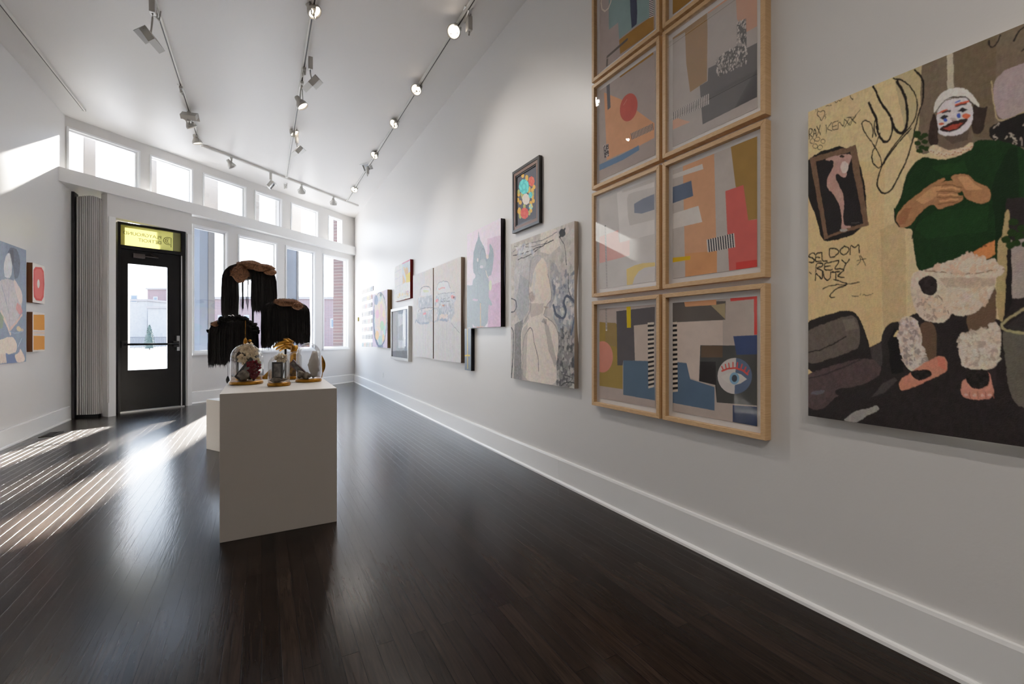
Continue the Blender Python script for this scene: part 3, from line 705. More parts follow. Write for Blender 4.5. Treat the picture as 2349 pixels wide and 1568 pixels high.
# ------------------------------------------------------------------ pink canvas with a teal tower and small canvas beneath
u = UR-.045
v0, v1, z0, z1 = rect_u(u, 1071.5, 1148.5, 500, 748.8)
p = Paint(u, v0, v1, z0, z1, 180, 300, 205, (222,204,220), wob=1.6, seed=81); p.at(1040,340,2.703)
p.poly([(210,560),(300,540),(300,1110),(210,1110)], (188,140,178), .6, tex=.15); p.poly([(215,860),(300,820),(300,1110),(215,1110)], (184,110,164), .55, tex=.2); p.haze(.10,30,77)
TE = (120,136,146)
p.poly([(85,848),(120,845),(120,1110),(85,1110)], TE, tex=.08)
p.poly([(110,1110),(115,920),(118,820),(140,790),(120,760),(125,640),(140,590),(152,560),(156,500),(162,560),(185,600),(200,640),(205,700),(225,640),(222,590),(235,600),(250,640),(248,720),(235,790),(215,790),(222,850),(218,920),(240,960),(235,980),(215,960),(213,1108)], TE, tex=.1)
p.line([(165,690),(170,640),(185,620),(200,650),(205,700)], (90,100,112), 5); p.line([(150,680),(150,770),(168,790)], (90,104,114), 4); p.line([(150,840),(150,940),(175,960)], (96,110,120), 4)
p.ell(183,715,20,30,(142,152,162)); p.ell(175,735,10,10,(196,190,200)); p.ell(210,672,7,14,(216,190,180)); p.ell(150,690,4,12,(210,196,196)); p.ell(228,850,9,32,(190,200,150)); p.ell(135,938,18,8,(190,160,190))
p.line([(168,960),(168,1100)], (204,158,90), 8); p.line([(145,1105),(185,1105)], (206,130,110), 5); p.line([(200,760),(215,800)], (220,200,170), 5)
canvas('tower_painting', 'pink and lilac canvas with a blue-grey spired silhouette and black painted edge', p, M['paint_gloss'], .045, (28,22,26))
u = UR-.04
v0, v1, z0, z1 = rect_u(u, 1066, 1080.5, 745, 850.5)
p = Paint(u, v0, v1, z0, on_u(1072,752.5,UR-.045).z-.004, 60, 120, 205, (104,116,130), wob=.8, seed=83); p.at(1040,340,2.703)
p.line([(86,1115),(88,1360)], (226,192,60), 11); p.line([(72,1283),(102,1281)], (226,192,60), 8); p.haze(.1,15,5)
canvas('narrow_painting', 'narrow slate blue canvas with a yellow upright stroke, hung below the pink canvas', p, M['paint_gloss'], .04, (30,30,34))
# ------------------------------------------------------------------ two-panel car painting
u = UR-.045
def cars(x0, x1, yt, yb, seed):
    v0, v1, z0, z1 = rect_u(u, x0, x1, yt, yb)
    p = Paint(u, v0, v1, z0, z1, 170, 260, 212, (214,206,202), wob=1.8, seed=seed); p.at(800,560,4.9)
    p.poly([(700,100),(860,200),(840,1400),(700,1400)], (204,206,210), .7); p.poly([(860,880),(1300,860),(1300,1400),(700,1400)], (206,206,208), .8)
    p.poly([(830,450),(1100,420),(1180,520),(1180,600),(800,600)], (220,210,204), .6)
    B1, B2, B3 = (164,176,192), (136,152,176), (222,224,228)
    p.line([(800,570),(805,500),(850,470),(910,475),(920,520)], (96,104,118), 9); p.poly([(810,580),(820,510),(905,490),(925,580)], B3)
    p.ell(865,525,35,14,(206,214,170)); p.poly([(780,600),(930,570),(945,700),(790,720)], B1, .8, tex=.2); p.line([(775,620),(770,680)], (180,120,130), 8)
    p.line([(780,760),(800,725),(870,712),(940,712)], (96,104,118), 9); p.poly([(770,780),(940,730),(940,870),(770,880)], B1, .7, tex=.3); p.ell(852,778,17,16,(236,120,130)); p.line([(750,880),(760,840),(780,890),(900,880)], B2, 22)
    p.poly([(980,540),(990,450),(1040,420),(1110,415),(1145,500),(1140,550)], B3); p.line([(985,520),(1000,440),(1050,418),(1110,415),(1140,490)], (116,124,140), 7); p.line([(1010,500),(1080,490)], (226,150,150), 14)
    p.poly([(970,600),(1000,560),(1180,540),(1210,600),(1190,660),(980,680)], (196,206,216), .9, tex=.15); p.line([(1000,560),(1080,545),(1190,540)], (140,150,170), 8)
    p.ell(995,632,20,17,(232,130,140)); p.ell(1170,590,24,20,(230,140,140)); p.ell(1180,592,9,12,(70,40,40)); p.line([(1040,610),(1130,600)], (120,124,134), 8); p.line([(1035,650),(1090,632),(1150,645)], (70,78,96), 10)
    p.poly([(1000,700),(1180,650),(1190,780),(1140,860),(1000,860)], B1, .75, tex=.3); p.poly([(1020,790),(1110,780),(1115,830),(1020,840)], (226,206,190), .9); p.ell(1068,688,16,13,(206,120,70))
    p.line([(930,740),(960,720),(1000,710),(1000,860),(960,870),(940,860)], B2, 16, al=.7); p.line([(1030,850),(1100,850)], B2, 26); p.line([(1150,880),(1190,930),(1245,995)], (126,134,148), 7)
    rr = random.Random(3)
    for k in range(46):
        x = rr.uniform(740,1240); y = rr.uniform(880,960); p.line([(x,y-30),(x+2,y+rr.uniform(80,330))], (160,166,176), rr.uniform(2,5), al=.55)
    p.scatter([(770,600),(940,570),(940,900),(770,900)], 60, [B3,B2,(176,184,196)], 8, 5, .7); p.scatter([(970,560),(1200,540),(1180,860),(980,860)], 90, [B3,B2,(176,184,196)], 8, 6, .7)
    p.haze(.04,20,7); return p
canvas('car_painting', 'left panel of the pale two-part painting of sketchy blue cars with drips', cars(947.5, 993, 614, 822, 91), M['paint'], .045, (128,98,84), group=None)
canvas('car_painting', 'right panel of the pale two-part painting, with the front of a blue and pink car', cars(995.2, 1057.3, 588.6, 832.4, 91), M['paint'], .045, (120,102,88), group=None)
# ------------------------------------------------------------------ silver framed grey print, bright panel, round flower painting
u = UR-.05
v0, v1, z0, z1 = rect_u(u, 896.3, 936.4, 701, 829.3)
root = thing('framed_photograph', (UR, (v0+v1)/2, z0), 'silver framed grey picture of a window and curtain, under the bright pink and yellow panel', 'framed picture')
child(ring(MB(), u, UR-.002, (v0,v1,z0,z1), .04, M['silver_frame']), 'frame', None, root)
p = Paint(UR-.03, v0-.035, v1+.035, z0+.035, z1-.035, 80, 110, 215, (176,180,186), wob=.8, seed=95); p.at(800,560,4.9)
p.poly([(480,700),(545,700),(545,1200),(480,1200)], (186,186,188)); 
for x in (490,505,520,535): p.line([(x,710),(x+4,1190)], (158,160,166), 5)
p.poly([(552,780),(625,770),(625,1160),(555,1160)], (226,232,238)); p.poly([(625,700),(680,690),(680,1190),(625,1190)], (150,160,178)); p.poly([(560,920),(610,900),(615,1080),(560,1080)], (160,170,172), .7); p.poly([(560,720),(660,700),(655,780),(560,785)], (156,166,180), tex=.3)
p.poly([(470,1195),(690,1190),(690,1320),(470,1300)], (120,122,128), tex=.1)
attach(p.mesh('print', M['ink'], .004, (200,200,200)), root)
mb = MB(); mb.quad([(UR-.036, v0-.03, z0+.03), (UR-.036, v1+.03, z0+.03), (UR-.036, v1+.03, z1-.03), (UR-.036, v0-.03, z1-.03)]); child(mb, 'glass', M['pic_glass'], root)
u = UR-.045
v0, v1, z0, z1 = rect_u(u, 905, 940.8, 594, 683)
p = Paint(u, v0, v1, z0, z1, 90, 130, 222, (234,232,228), wob=1, seed=97); p.at(800,560,4.9)
for y in (320,400,490,560): p.line([(515,y),(598,y-45)], (190,196,206), 4)
for x in (540,575): p.line([(x,240),(x,620)], (196,196,200), 3)
p.poly([(598,205),(705,150),(705,380),(598,440)], (206,216,226)); p.line([(605,215),(705,165)], (226,120,150), 18); p.line([(620,260),(650,380),(690,390)], (230,170,90), 14); p.poly([(640,340),(700,300),(705,420),(645,430)], (238,206,40)); p.ell(650,300,18,40,(226,170,110)); p.poly([(605,330),(640,420),(605,450)], (232,180,120))
p.ell(662,540,18,22,(196,120,160)); p.poly([(520,560),(700,520),(700,640),(520,660)], (230,222,206), .6); p.line([(610,590),(690,570)], (150,160,180), 5); p.scatter([(520,560),(700,500),(700,600),(530,650)], 30, [(224,170,110),(236,210,120),(200,200,206)], 6, 3)
canvas('bright_painting', 'small white canvas with pink and yellow shapes, above the silver framed picture', p, M['paint'], .045, (120,28,28))
u = UR-.075
v0, v1, z0, z1 = rect_u(u, 854.6, 888.5, 663.3, 797.8)
p = Paint(u, v0, v1, z0, z1, 90, 150, 222, (206,186,214), wob=1, seed=99); p.at(815,640,9.22)
p.ell(522,850,150,598,(66,84,116)); p.ell(522,850,116,530,(196,206,206))
p.scatter([(450,380),(600,380),(630,700),(620,1100),(550,1340),(460,1300),(415,900),(425,500)], 90, [(206,190,180),(196,178,186),(176,200,200),(216,206,190),(150,190,180)], 16, 3, .9, 3)
p.scatter([(440,600),(620,600),(620,960),(440,960)], 36, [(220,170,180),(226,200,160),(214,190,180)], 16, 4, .9, 2.2)
p.ell(460,1180,36,100,(232,176,110)); p.ell(590,1240,24,90,(230,190,130)); p.ell(565,980,40,110,(150,196,150)); p.ell(615,1080,18,110,(140,196,186)); p.ell(440,440,40,110,(110,128,160)); p.ell(540,330,26,40,(60,80,70)); p.ell(460,740,34,90,(222,160,180)); p.ell(600,720,26,90,(228,200,150)); p.ell(530,1420,60,50,(100,116,140))
p.line([(522+138*math.cos(t*.262), 850+570*math.sin(t*.262)) for t in range(24)], (60,78,112), 22, closed=True)
canvas('round_flower_painting', 'lilac canvas with a ring of pastel flowers and a thick brown wooden edge', p, M['paint'], .075, (120,90,52))
# ------------------------------------------------------------------ grid of little painted tiles beside it
cols = [[(226,214,206),(230,206,196),(222,210,200),(226,190,180),(214,214,196),(226,214,190),(196,214,220),(90,120,160),(40,54,100)],
 [(176,180,190),(130,140,120),(96,110,130),(70,80,140),(236,206,60),(230,190,60),(90,84,70),(206,80,70)],
 [(206,190,180),(150,160,150),(120,110,160),(226,90,80),(214,196,200),(160,150,180),(60,44,30),(40,40,70)],
 [(40,46,60),(206,200,206),(196,190,200),(170,180,170),(206,200,196),(26,30,60),(26,26,40),(90,100,160)],
 [(190,180,170),(160,160,170),(60,64,100),(176,190,180),(160,180,170),(226,120,120),(196,200,190),(206,200,196)],
 [(96,110,150),(226,226,230),(206,110,90),(110,130,150),(226,160,150),(200,150,150),(150,170,180),(80,84,110)],
 [(150,160,180),(96,110,130),(214,214,218),(60,76,90),(110,120,130),(40,46,56),(40,50,70),(216,218,222)],
 [(120,180,206),(96,140,150),(226,130,90),(150,150,120),(60,110,100),(150,170,200),(230,190,140),(170,180,200)]]
names = {}
def cname(c):
    r, g, b = c
    if max(c)-min(c) < 26: return 'white' if r > 195 else ('grey' if r > 90 else 'black')
    if r > 200 and g > 175 and b < 150: return 'yellow'
    if r > 190 and g < 150 and b < 150: return 'red'
    if r > g+18 and r >= b: return 'pink' if r > 170 else 'brown'
    if b > r and b > 120 and b-r > 25: return 'blue'
    if b > r: return 'slate blue'
    return 'green'
ordn = ['first','second','third','fourth','fifth','sixth','seventh','eighth','ninth']
tile_m = {}
for r in range(8):
    yl = 670.5+r*(790-670.5)/7; yr = 661+r*(790-661)/7
    for c in range(len(cols[r])):
        x = 831.5+c*3.05
        vv = on_u(x, 700, UR).y
        y = yl+(yr-yl)*(x-831)/25.0
        z = on_u(x, y, UR).z
        cc = cols[r][c]
        m = tile_m.get(cc)
        if m is None: m = tile_m[cc] = mat('tile_paint', cc, .5, noise=((235,230,226), 60, (1,1,1)))
        o = MB().box((-.012,-.043,-.042), (0,.043,.042), m, bev=.003).build('painted_tile'); o.location = (UR-.001, vv, z)
        o.rotation_euler = (random.uniform(-.05,.05),0,0)
        tag(o, 'small %s painted tile, %s from the window in the %s row of tiles' % (cname(cc), ordn[c], ['top','second','third','fourth','fifth','sixth','seventh','bottom'][r]), 'tile', 'little painted tiles in rows on the wall')
q = on_u(823.5, 732, UR)
o = MB().box((-.03,-.03,-.045),(0,.03,.045), mat('ochre_tile', (170,150,70), .5, noise=((120,110,60), 30, (1,1,1))), bev=.003).build('painted_tile'); o.location = (UR-.001,q.y,q.z)
tag(o, 'single small ochre tile hung apart, nearest the corner with the windows', 'tile')
q = on_u(879.5, 860, UR)
root = thing('wall_outlet', (UR, q.y, q.z), 'white electrical outlet low on the wall under the silver framed picture', 'outlet')
child(MB().box((UR-.006,q.y-.036,q.z-.06),(UR-.0005,q.y+.036,q.z+.06), M['trim'], bev=.002), 'cover_plate', None, root)
for dz in (-.022,.022): child(MB().box((UR-.009,q.y-.016,q.z+dz-.013),(UR-.005,q.y+.016,q.z+dz+.013), M['lamp_grey'], bev=.002), 'socket', None, root)
# ------------------------------------------------------------------ left wall pictures
u = UL+.03
a, b = on_u(60, 573.5, u), on_u(60, 829, u); a0 = on_u(0, 551, u)
p = Paint(u, a.y-.95, a.y, b.z, a.z, 300, 260, 178, (112,124,142), wob=1.6, seed=111)
p.v0 = a.y-.95; p.v1 = a.y
p.at(0,520,4.615); p.haze(.12, 40, 3)
p.poly([(-200,100),(60,150),(60,560),(0,560),(-200,600)], (126,138,154), .6, tex=.1)
p.poly([(70,300),(100,225),(160,220),(200,280),(215,400),(195,540),(150,560),(140,420),(110,300)], (84,88,100), .9, tex=.2)
p.poly([(45,380),(60,310),(90,270),(120,300),(130,400),(120,520),(85,550),(50,530),(40,450)], (192,192,194), tex=.08); p.poly([(100,250),(140,240),(150,360),(130,420),(115,330)], (74,74,84), .8)
p.poly([(10,560),(60,548),(130,560),(190,620),(235,700),(240,780),(220,900),(180,990),(120,1090),(90,1110),(60,1000),(20,900),(0,900),(-120,1100),(-150,700)], (172,166,168), tex=.1)
p.poly([(140,560),(160,560),(230,680),(238,780),(215,830),(170,720)], (206,186,180), .8); p.poly([(180,800),(220,830),(238,900),(210,930),(165,870)], (194,120,114), .8)
p.line([(20,620),(70,820),(90,920)], (130,134,146), 12); p.line([(95,640),(90,900)], (140,138,150), 14, al=.7)
p.line([(10,890),(60,1000),(110,1130)], (196,176,164), 34); p.line([(230,930),(180,1000),(110,1080)], (190,160,150), 30); p.line([(100,920),(105,1100)], (120,104,104), 6)
p.poly([(-300,1230),(0,1200),(80,1160),(150,1170),(180,1240),(175,1320),(120,1340),(40,1340),(0,1430),(-300,1500)], (204,186,170), tex=.08)
p.poly([(0,1340),(60,1340),(80,1430),(0,1445)], (196,176,160), tex=.1); p.poly([(60,1340),(160,1345),(180,1440),(70,1440)], (84,98,132)); p.poly([(150,1350),(200,1330),(210,1280),(240,1330),(265,1400),(250,1425),(180,1440)], (200,176,162), tex=.1)
p.poly([(0,900),(40,950),(30,1060),(0,1080)], (120,130,96), .8); p.ell(200,1080,24,26,(206,180,130),.8); p.ell(235,1090,14,20,(196,170,120),.6); p.line([(190,1270),(230,1180)], (170,180,196), 8)
p.line([(100,1100),(180,1130),(240,1100)], (130,146,170), 12, al=.8)
p.haze(.05,10,8)
canvas('nude_painting', 'blue-grey painting of a bare seated person with dark hair, cut by the frame edge', p, M['paint'], .03, (196,140,146), right=False)
for nm, lab, yt, yb, dr in (('red', 'small panel with a red rounded shape and white centre, above the orange panel', 602, 693, 0), ('orange', 'small panel of two orange fields split by thin lines, below the red shape panel', 715, 806.5, 1)):
    u = UL+.045
    a = on_u(74.8, yt, u); b = on_u(74.8, yb, u); c = on_u(102.3, yt, u)
    p = Paint(u, a.y, c.y, b.z, a.z, 70, 120, 192, (226,218,210), wob=.5, seed=120+dr); p.at(0,520,4.615)
    if dr == 0:
        p.poly([(355,455),(375,425),(440,430),(462,470),(470,600),(462,740),(440,785),(380,775),(358,740),(352,600)], (206,76,72)); p.poly([(368,470),(390,445),(435,450),(452,490),(456,600),(450,720),(430,762),(390,752),(372,720),(366,600)], (218,104,98)); p.ell(407,603,13,46,(230,222,214))
    else:
        p.poly([(355,930),(470,932),(472,1095),(355,1090)], (208,134,44)); p.poly([(355,1150),(472,1155),(472,1296),(355,1302)], (208,134,50)); p.line([(355,1105),(472,1108)], (190,160,150), 6); p.line([(355,1122),(472,1124)], (214,150,90), 6); p.line([(355,1138),(472,1140)], (196,170,170), 6)
    canvas('wood_panel_print', lab, p, M['paint'], .045, (110,70,44), right=False, cat='panel')
# ------------------------------------------------------------------ floor of dark strip boards
def floor_mat():
    m = bpy.data.materials.new('dark_strip_floor'); m.use_nodes = True; nt = m.node_tree; b = nt.nodes['Principled BSDF']; L = nt.links.new
    tc = nt.nodes.new('ShaderNodeTexCoord'); mp = nt.nodes.new('ShaderNodeMapping'); mp.inputs['Rotation'].default_value = (0,0,math.pi/2)
    L(tc.outputs['Object'], mp.inputs[0])
    br = nt.nodes.new('ShaderNodeTexBrick'); br.offset = .37; br.inputs['Scale'].default_value = 1
    br.inputs['Brick Width'].default_value = 1.15; br.inputs['Row Height'].default_value = .0572; br.inputs['Mortar Size'].default_value = .0016; br.inputs['Mortar Smooth'].default_value = .3; br.inputs['Bias'].default_value = 0
    br.inputs['Color1'].default_value = (0,0,0,1); br.inputs['Color2'].default_value = (1,1,1,1); br.inputs['Mortar'].default_value = (.5,.5,.5,1)
    L(mp.outputs[0], br.inputs['Vector'])
    mp2 = nt.nodes.new('ShaderNodeMapping'); mp2.inputs['Scale'].default_value = (26,1.6,1)
    ad = nt.nodes.new('ShaderNodeVectorMath'); ad.operation = 'ADD'
    sc = nt.nodes.new('ShaderNodeVectorMath'); sc.operation = 'SCALE'; sc.inputs['Scale'].default_value = 9
    L(br.outputs['Color'], sc.inputs[0]); L(tc.outputs['Object'], mp2.inputs[0]); L(mp2.outputs[0], ad.inputs[0]); L(sc.outputs[0], ad.inputs[1])
    n = nt.nodes.new('ShaderNodeTexNoise'); n.inputs['Scale'].default_value = 2.2; n.inputs['Detail'].default_value = 7; n.inputs['Distortion'].default_value = 1.6
    L(ad.outputs[0], n.inputs['Vector'])
    cr = nt.nodes.new('ShaderNodeValToRGB'); e = cr.color_ramp.elements
    e[0].position = .3; e[0].color = (.007,.0046,.0036,1); e[1].position = .75; e[1].color = (.024,.0155,.0115,1)
    L(n.outputs[0], cr.inputs[0])
    hs = nt.nodes.new('ShaderNodeHueSaturation'); mr = nt.nodes.new('ShaderNodeMapRange'); mr.inputs['To Min'].default_value = .62; mr.inputs['To Max'].default_value = 1.35
    sp = nt.nodes.new('ShaderNodeSeparateColor'); L(br.outputs['Color'], sp.inputs[0]); L(sp.outputs[0], mr.inputs['Value']); L(mr.outputs[0], hs.inputs['Value']); L(cr.outputs[0], hs.inputs['Color'])
    mx = nt.nodes.new('ShaderNodeMix'); mx.data_type = 'RGBA'; mx.inputs[7].default_value = (.004,.003,.003,1)
    L(br.outputs['Fac'], mx.inputs[0]); L(hs.outputs[0], mx.inputs[6]); L(mx.outputs[2], b.inputs['Base Color'])
    n2 = nt.nodes.new('ShaderNodeTexNoise'); n2.inputs['Scale'].default_value = 1.3; n2.inputs['Detail'].default_value = 4; L(tc.outputs['Object'], n2.inputs['Vector'])
    m2 = nt.nodes.new('ShaderNodeMapRange'); m2.inputs['From Min'].default_value = .3; m2.inputs['From Max'].default_value = .7; m2.inputs['To Min'].default_value = .25; m2.inputs['To Max'].default_value = .33
    b.inputs['Roughness'].default_value = .23
    b.inputs['Specular IOR Level'].default_value = 0
    s1 = nt.nodes.new('ShaderNodeMath'); s1.operation = 'MULTIPLY_ADD'; s1.inputs[1].default_value = -1.0
    L(br.outputs['Fac'], s1.inputs[0]); m3 = nt.nodes.new('ShaderNodeMath'); m3.operation = 'MULTIPLY'; m3.inputs[1].default_value = .35; L(n.outputs[0], m3.inputs[0]); L(m3.outputs[0], s1.inputs[2])
    ad2 = nt.nodes.new('ShaderNodeMath'); ad2.operation = 'MULTIPLY_ADD'; ad2.inputs[1].default_value = .5; L(sp.outputs[0], ad2.inputs[0]); L(s1.outputs[0], ad2.inputs[2])
    bp = nt.nodes.new('ShaderNodeBump'); bp.inputs['Strength'].default_value = .6; bp.inputs['Distance'].default_value = .0016
    L(ad2.outputs[0], bp.inputs['Height']); L(bp.outputs[0], b.inputs['Normal'])
    gl = nt.nodes.new('ShaderNodeBsdfGlossy'); gl.inputs['Roughness'].default_value = .21; L(bp.outputs[0], gl.inputs['Normal'])
    lw = nt.nodes.new('ShaderNodeLayerWeight'); lw.inputs[0].default_value = .5; pw = nt.nodes.new('ShaderNodeMath'); pw.operation = 'POWER'; pw.inputs[1].default_value = 5.2
    ma = nt.nodes.new('ShaderNodeMath'); ma.operation = 'MULTIPLY_ADD'; ma.inputs[1].default_value = .95; ma.inputs[2].default_value = .004
    L(lw.outputs['Facing'], pw.inputs[0]); L(pw.outputs[0], ma.inputs[0]); mm = nt.nodes.new('ShaderNodeMixShader')
    L(ma.outputs[0], mm.inputs[0]); L(b.outputs[0], mm.inputs[1]); L(gl.outputs[0], mm.inputs[2]); L(mm.outputs[0], nt.nodes['Material Output'].inputs[0])
    return m
M['floor'] = floor_mat()
# plan: storefront plane, beam front, door wall
E = Vector((UR-UL, 3.4)).normalized(); O = Vector((UL, 7.60)); SL = math.hypot(UR-UL, 3.4)
NB = Vector((-E.y, E.x))
BO = Vector((UL, 7.39)); BE = Vector((4.016, 3.44)).normalized()
DE = Vector((.717,.316)).normalized(); DO = Vector((UL, 7.865)); DL = (-.94-UL)/DE.x
DEND = DO+DE*DL
def S(x, y): return on_v(x, y, O, E)
def D(x, y): return on_v(x, y, DO, DE)
WO = BO+Vector((-BE.y,BE.x))*.03
WM = frame_mtx(WO, BE)
def W(x, y): return on_v(x, y, WO, BE)
WEND = WO+BE*W(440,700)[0]; WSTA = WO+BE*W(246,700)[0]
def structure(mb, name, m=None, parent=None, kind='structure'):
    o = mb.build(name, m, parent)
    if parent is None: o['kind'] = kind
    return o
structure(MB().prism([(UL-.1,VB-.1),(UR+.1,VB-.1),(UR+.1,11.3),(UL-.1,8.5)], -.05, 0), 'floor', M['floor'])
structure(MB().prism([(UL-.1,VB-.1),(UR+.1,VB-.1),(UR+.1,11.25),(UL-.1,7.85)], ZC, ZC+.1), 'ceiling', M['ceil'])
structure(MB().box((UR,VB,0),(UR+.1,11.2,ZC)), 'wall_right', M['wall'])
structure(MB().box((UL-.1,VB,0),(UL,8.45,ZC)), 'wall_left', M['wall'])
structure(MB().box((UL-.1,VB-.1,0),(UR+.1,VB,ZC)), 'wall_back', M['wall'])
# baseboards: board, cap and quarter round in one profile
def baseboard(name, a, b, nrm, m=M['trim'], h=.175):
    """a,b plan points on the wall face, nrm plan normal into the room"""
    a, b, n = Vector(a), Vector(b), Vector(nrm); d = (b-a)
    prof = [(0,0),(.032,0),(.031,.012),(.026,.018),(.018,.021),(.018,h-.012),(.014,h),(.0,h)]
    mb = MB(); A = [mb.bm.verts.new((a.x+n.x*p, a.y+n.y*p, z)) for p, z in prof]; B = [mb.bm.verts.new((b.x+n.x*p, b.y+n.y*p, z)) for p, z in prof]
    for i in range(len(prof)-1): mb.bm.faces.new((A[i],A[i+1],B[i+1],B[i]))
    mb.bm.faces.new(A); mb.bm.faces.new(B[::-1])
    return structure(mb, name, m)
q = on_u(1285, 1070, UR).y
baseboard('baseboard_right', (UR,VB), (UR,q-.001), (-1,0)); baseboard('baseboard_right', (UR,q+.001), (UR,11.0), (-1,0))
baseboard('baseboard_left', (UL,VB), (UL,7.70), (1,0))
baseboard('baseboard_back', (UL,VB), (UR,VB), (0,1))
# storefront wall with openings (local x along E, y outward, z up)
SM = frame_mtx(O, E)
def wall_cells(mb, L, z0, z1, holes, th, mtx, m, s0=0):
    xs = sorted({s0, L}|{h[0] for h in holes}|{h[1] for h in holes}); zs = sorted({z0, z1}|{h[2] for h in holes}|{h[3] for h in holes})
    for a, b in zip(xs, xs[1:]):
        run = None
        for c, d in zip(zs, zs[1:]):
            hole = any(h[0] <= (a+b)/2 <= h[1] and h[2] <= (c+d)/2 <= h[3] for h in holes)
            if not hole: run = (run[0] if run else c, d)
            if (hole or d == zs[-1]) and run: mb.box((a,0,run[0]),(b,th,run[1]), m, mtx); run = None
    return mb
zs0, zs1 = .775, 2.80                        # sill and head of the big windows
low = [(440.5,522),(545,635),(654.5,722.5),(740.5,799)]
lowh = [(S(a,700)[0], S(b,700)[0], zs0, zs1) for a, b in low]
hi = [(152,321),(343,442),(465,564.5),(583.5,646.5),(667,729.5),(752.5,785)]
zc0, zc1 = 3.02, 3.655
hih = [(S(a,400)[0], S(b,400)[0], zc0, zc1) for a, b in hi]
sd = S(440.5,700)[0]-.03
TH_ = .14
mb = MB(); wall_cells(mb, SL+.15, 0, 2.92, lowh, TH_, SM, M['wall'], s0=sd)
wall_cells(mb, SL+.15, 2.92, ZC, hih, TH_, SM, M['wall'], s0=-.1)
structure(mb, 'wall_front', M['wall'])
# beam (deep ledge) across the storefront
structure(MB().prism([BO-BE*.0, BO+BE*(4.016/BE.x), (UR,11.0), (WSTA.x,8.2), (UL,8.2)], 2.915, 3.085), 'beam_front', M['trim'])
# boards below the windows
sw = Vector(O)+E*sd
baseboard('baseboard_front', sw, (UR-.02, O.y+(UR-.02-UL)*E.y/E.x), (E.y,-E.x), h=.185)
# windows
wn = 0
def window(h, low_):
    global wn; wn += 1
    a, b, c, d = h; fw = .05 if low_ else .04
    root = thing('window_%d' % wn, (O.x+E.x*(a+b)/2, O.y+E.y*(a+b)/2, c), None, None, None, 'structure')
    mb = MB()
    y0, y1 = .015, .075
    def fr(a, b, c, d, w, y0, y1):
        mb.box((a,y0,c),(a+w,y1,d),None,SM); mb.box((b-w,y0,c),(b,y1,d),None,SM); mb.box((a+w,y0,c),(b-w,y1,c+w),None,SM); mb.box((a+w,y0,d-w),(b-w,y1,d),None,SM)
    fr(a,b,c,d,fw*.55,-.012,y1); fr(a+fw*.55,b-fw*.55,c+fw*.55,d-fw*.55,fw*.45,.03,y1-.01)
    if low_:
        mb.box((a-.012,-.03,c-.02),(b+.012,.01,c+.012),None,SM)
    child(mb, 'window_frame', M['frame_white'], root)
    mb = MB(); mb.quad([SM@Vector(p) for p in ((a+fw,.05,c+fw),(b-fw,.05,c+fw),(b-fw,.05,d-fw),(a+fw,.05,d-fw))])
    child(mb, 'window_pane', M['glass'], root)
for h in lowh: window(h, True)
for h in hih: window(h, False)
# ------------------------------------------------------------------ door wall
DM = frame_mtx(DO, DE)
dl, dr = D(269.5,700)[0], D(424.5,700)[0]
zt = D(271,508)[1]
mb = MB(); wall_cells(mb, W(440,700)[0], 0, 2.914, [(W(266,700)[0],W(427.5,700)[0],0,zt+.004)], .13, WM, M['wall'], s0=W(246,700)[0])
e2 = Vector(O)+E*sd
structure(mb, 'wall_door', M['wall'])
structure(MB().box((UL-.1,8.2,0),(WSTA.x+.12,8.3,3.1)), 'wall_niche', M['wall'])
# casing strips beside the door
def dbox(mb, a, b, c, d, y0, y1, m=None): return mb.box((a,y0,c),(b,y1,d),m,DM)
mb = MB(); mb.box((W(429,700)[0],-.012,0),(W(439.5,700)[0],-.001,2.60),None,WM); mb.box((W(249,700)[0],-.012,0),(W(264,700)[0],-.001,2.62),None,WM); structure(mb, 'trim_1', M['trim'])
mb = MB(); mb.box((W(246,900)[0],-.02,0),(W(249,900)[0]-.004,-.001,.185),None,WM); structure(mb, 'baseboard_door', M['trim'])
root = thing('door_1', (DO.x+DE.x*(dl+dr)/2, DO.y+DE.y*(dl+dr)/2, 0), None, None, None, 'structure')
tb, tt = D(272,560)[1], D(272,513)[1]
lf0, lf1 = dl+.035, D(413,700)[0]
ztop = D(271,570)[1]
mb = MB()
for (a,b,c,d) in ((dl,dl+.03,0,zt),(lf1+.012,dr,0,zt),(dl+.03,lf1+.012,zt-.03,zt),(dl+.03,lf1+.012,ztop+.01,tb-.002)): dbox(mb,a,b,c,d,-.02,.09)
for (a,b,c,d) in ((dl+.02,lf0+.012,0,ztop+.012),(lf1-.012,dr-.01,0,ztop+.012),(dl+.02,dr-.01,ztop-.012,ztop+.02)): dbox(mb,a,b,c,d,.05,.085)
child(mb, 'door_frame', M['door_black'], root)
mb = MB(); dbox(mb, lf1+.004, lf1+.02, .02, ztop, -.026, -.01); child(mb, 'edge_strip', M['metal'], root)
mb = MB(); dbox(mb, dl+.02, dr-.02, 0, .018, -.05, .09); child(mb, 'threshold', M['metal'], root)
g0, g1 = D(293,700)[0], D(384,700)[0]; gz0, gz1 = D(293,849)[1], D(293,604)[1]
mb = MB()
for (a,b,c,d) in ((lf0,g0,.02,ztop),(g1,lf1,.02,ztop),(g0,g1,.02,gz0),(g0,g1,gz1,ztop)): dbox(mb,a,b,c,d,0,.045)
leaf = child(mb, 'door_leaf', M['door_black'], root)
mb = MB(); mb.quad([DM@Vector(p) for p in ((g0,.02,gz0),(g1,.02,gz0),(g1,.02,gz1),(g0,.02,gz1))]); child(mb, 'door_glass', M['glass'], root)
mb = MB(); zb = D(343,789)[1]
mb.tube([DM@Vector((lf0+.02,-.05,zb)), DM@Vector((lf1-.03,-.05,zb))], .016, 10)
for s in (lf0+.03, lf1-.06): dbox(mb, s-.035, s+.035, zb-.045, zb+.045, -.055, -.001)
child(mb, 'push_bar', M['black'], root)
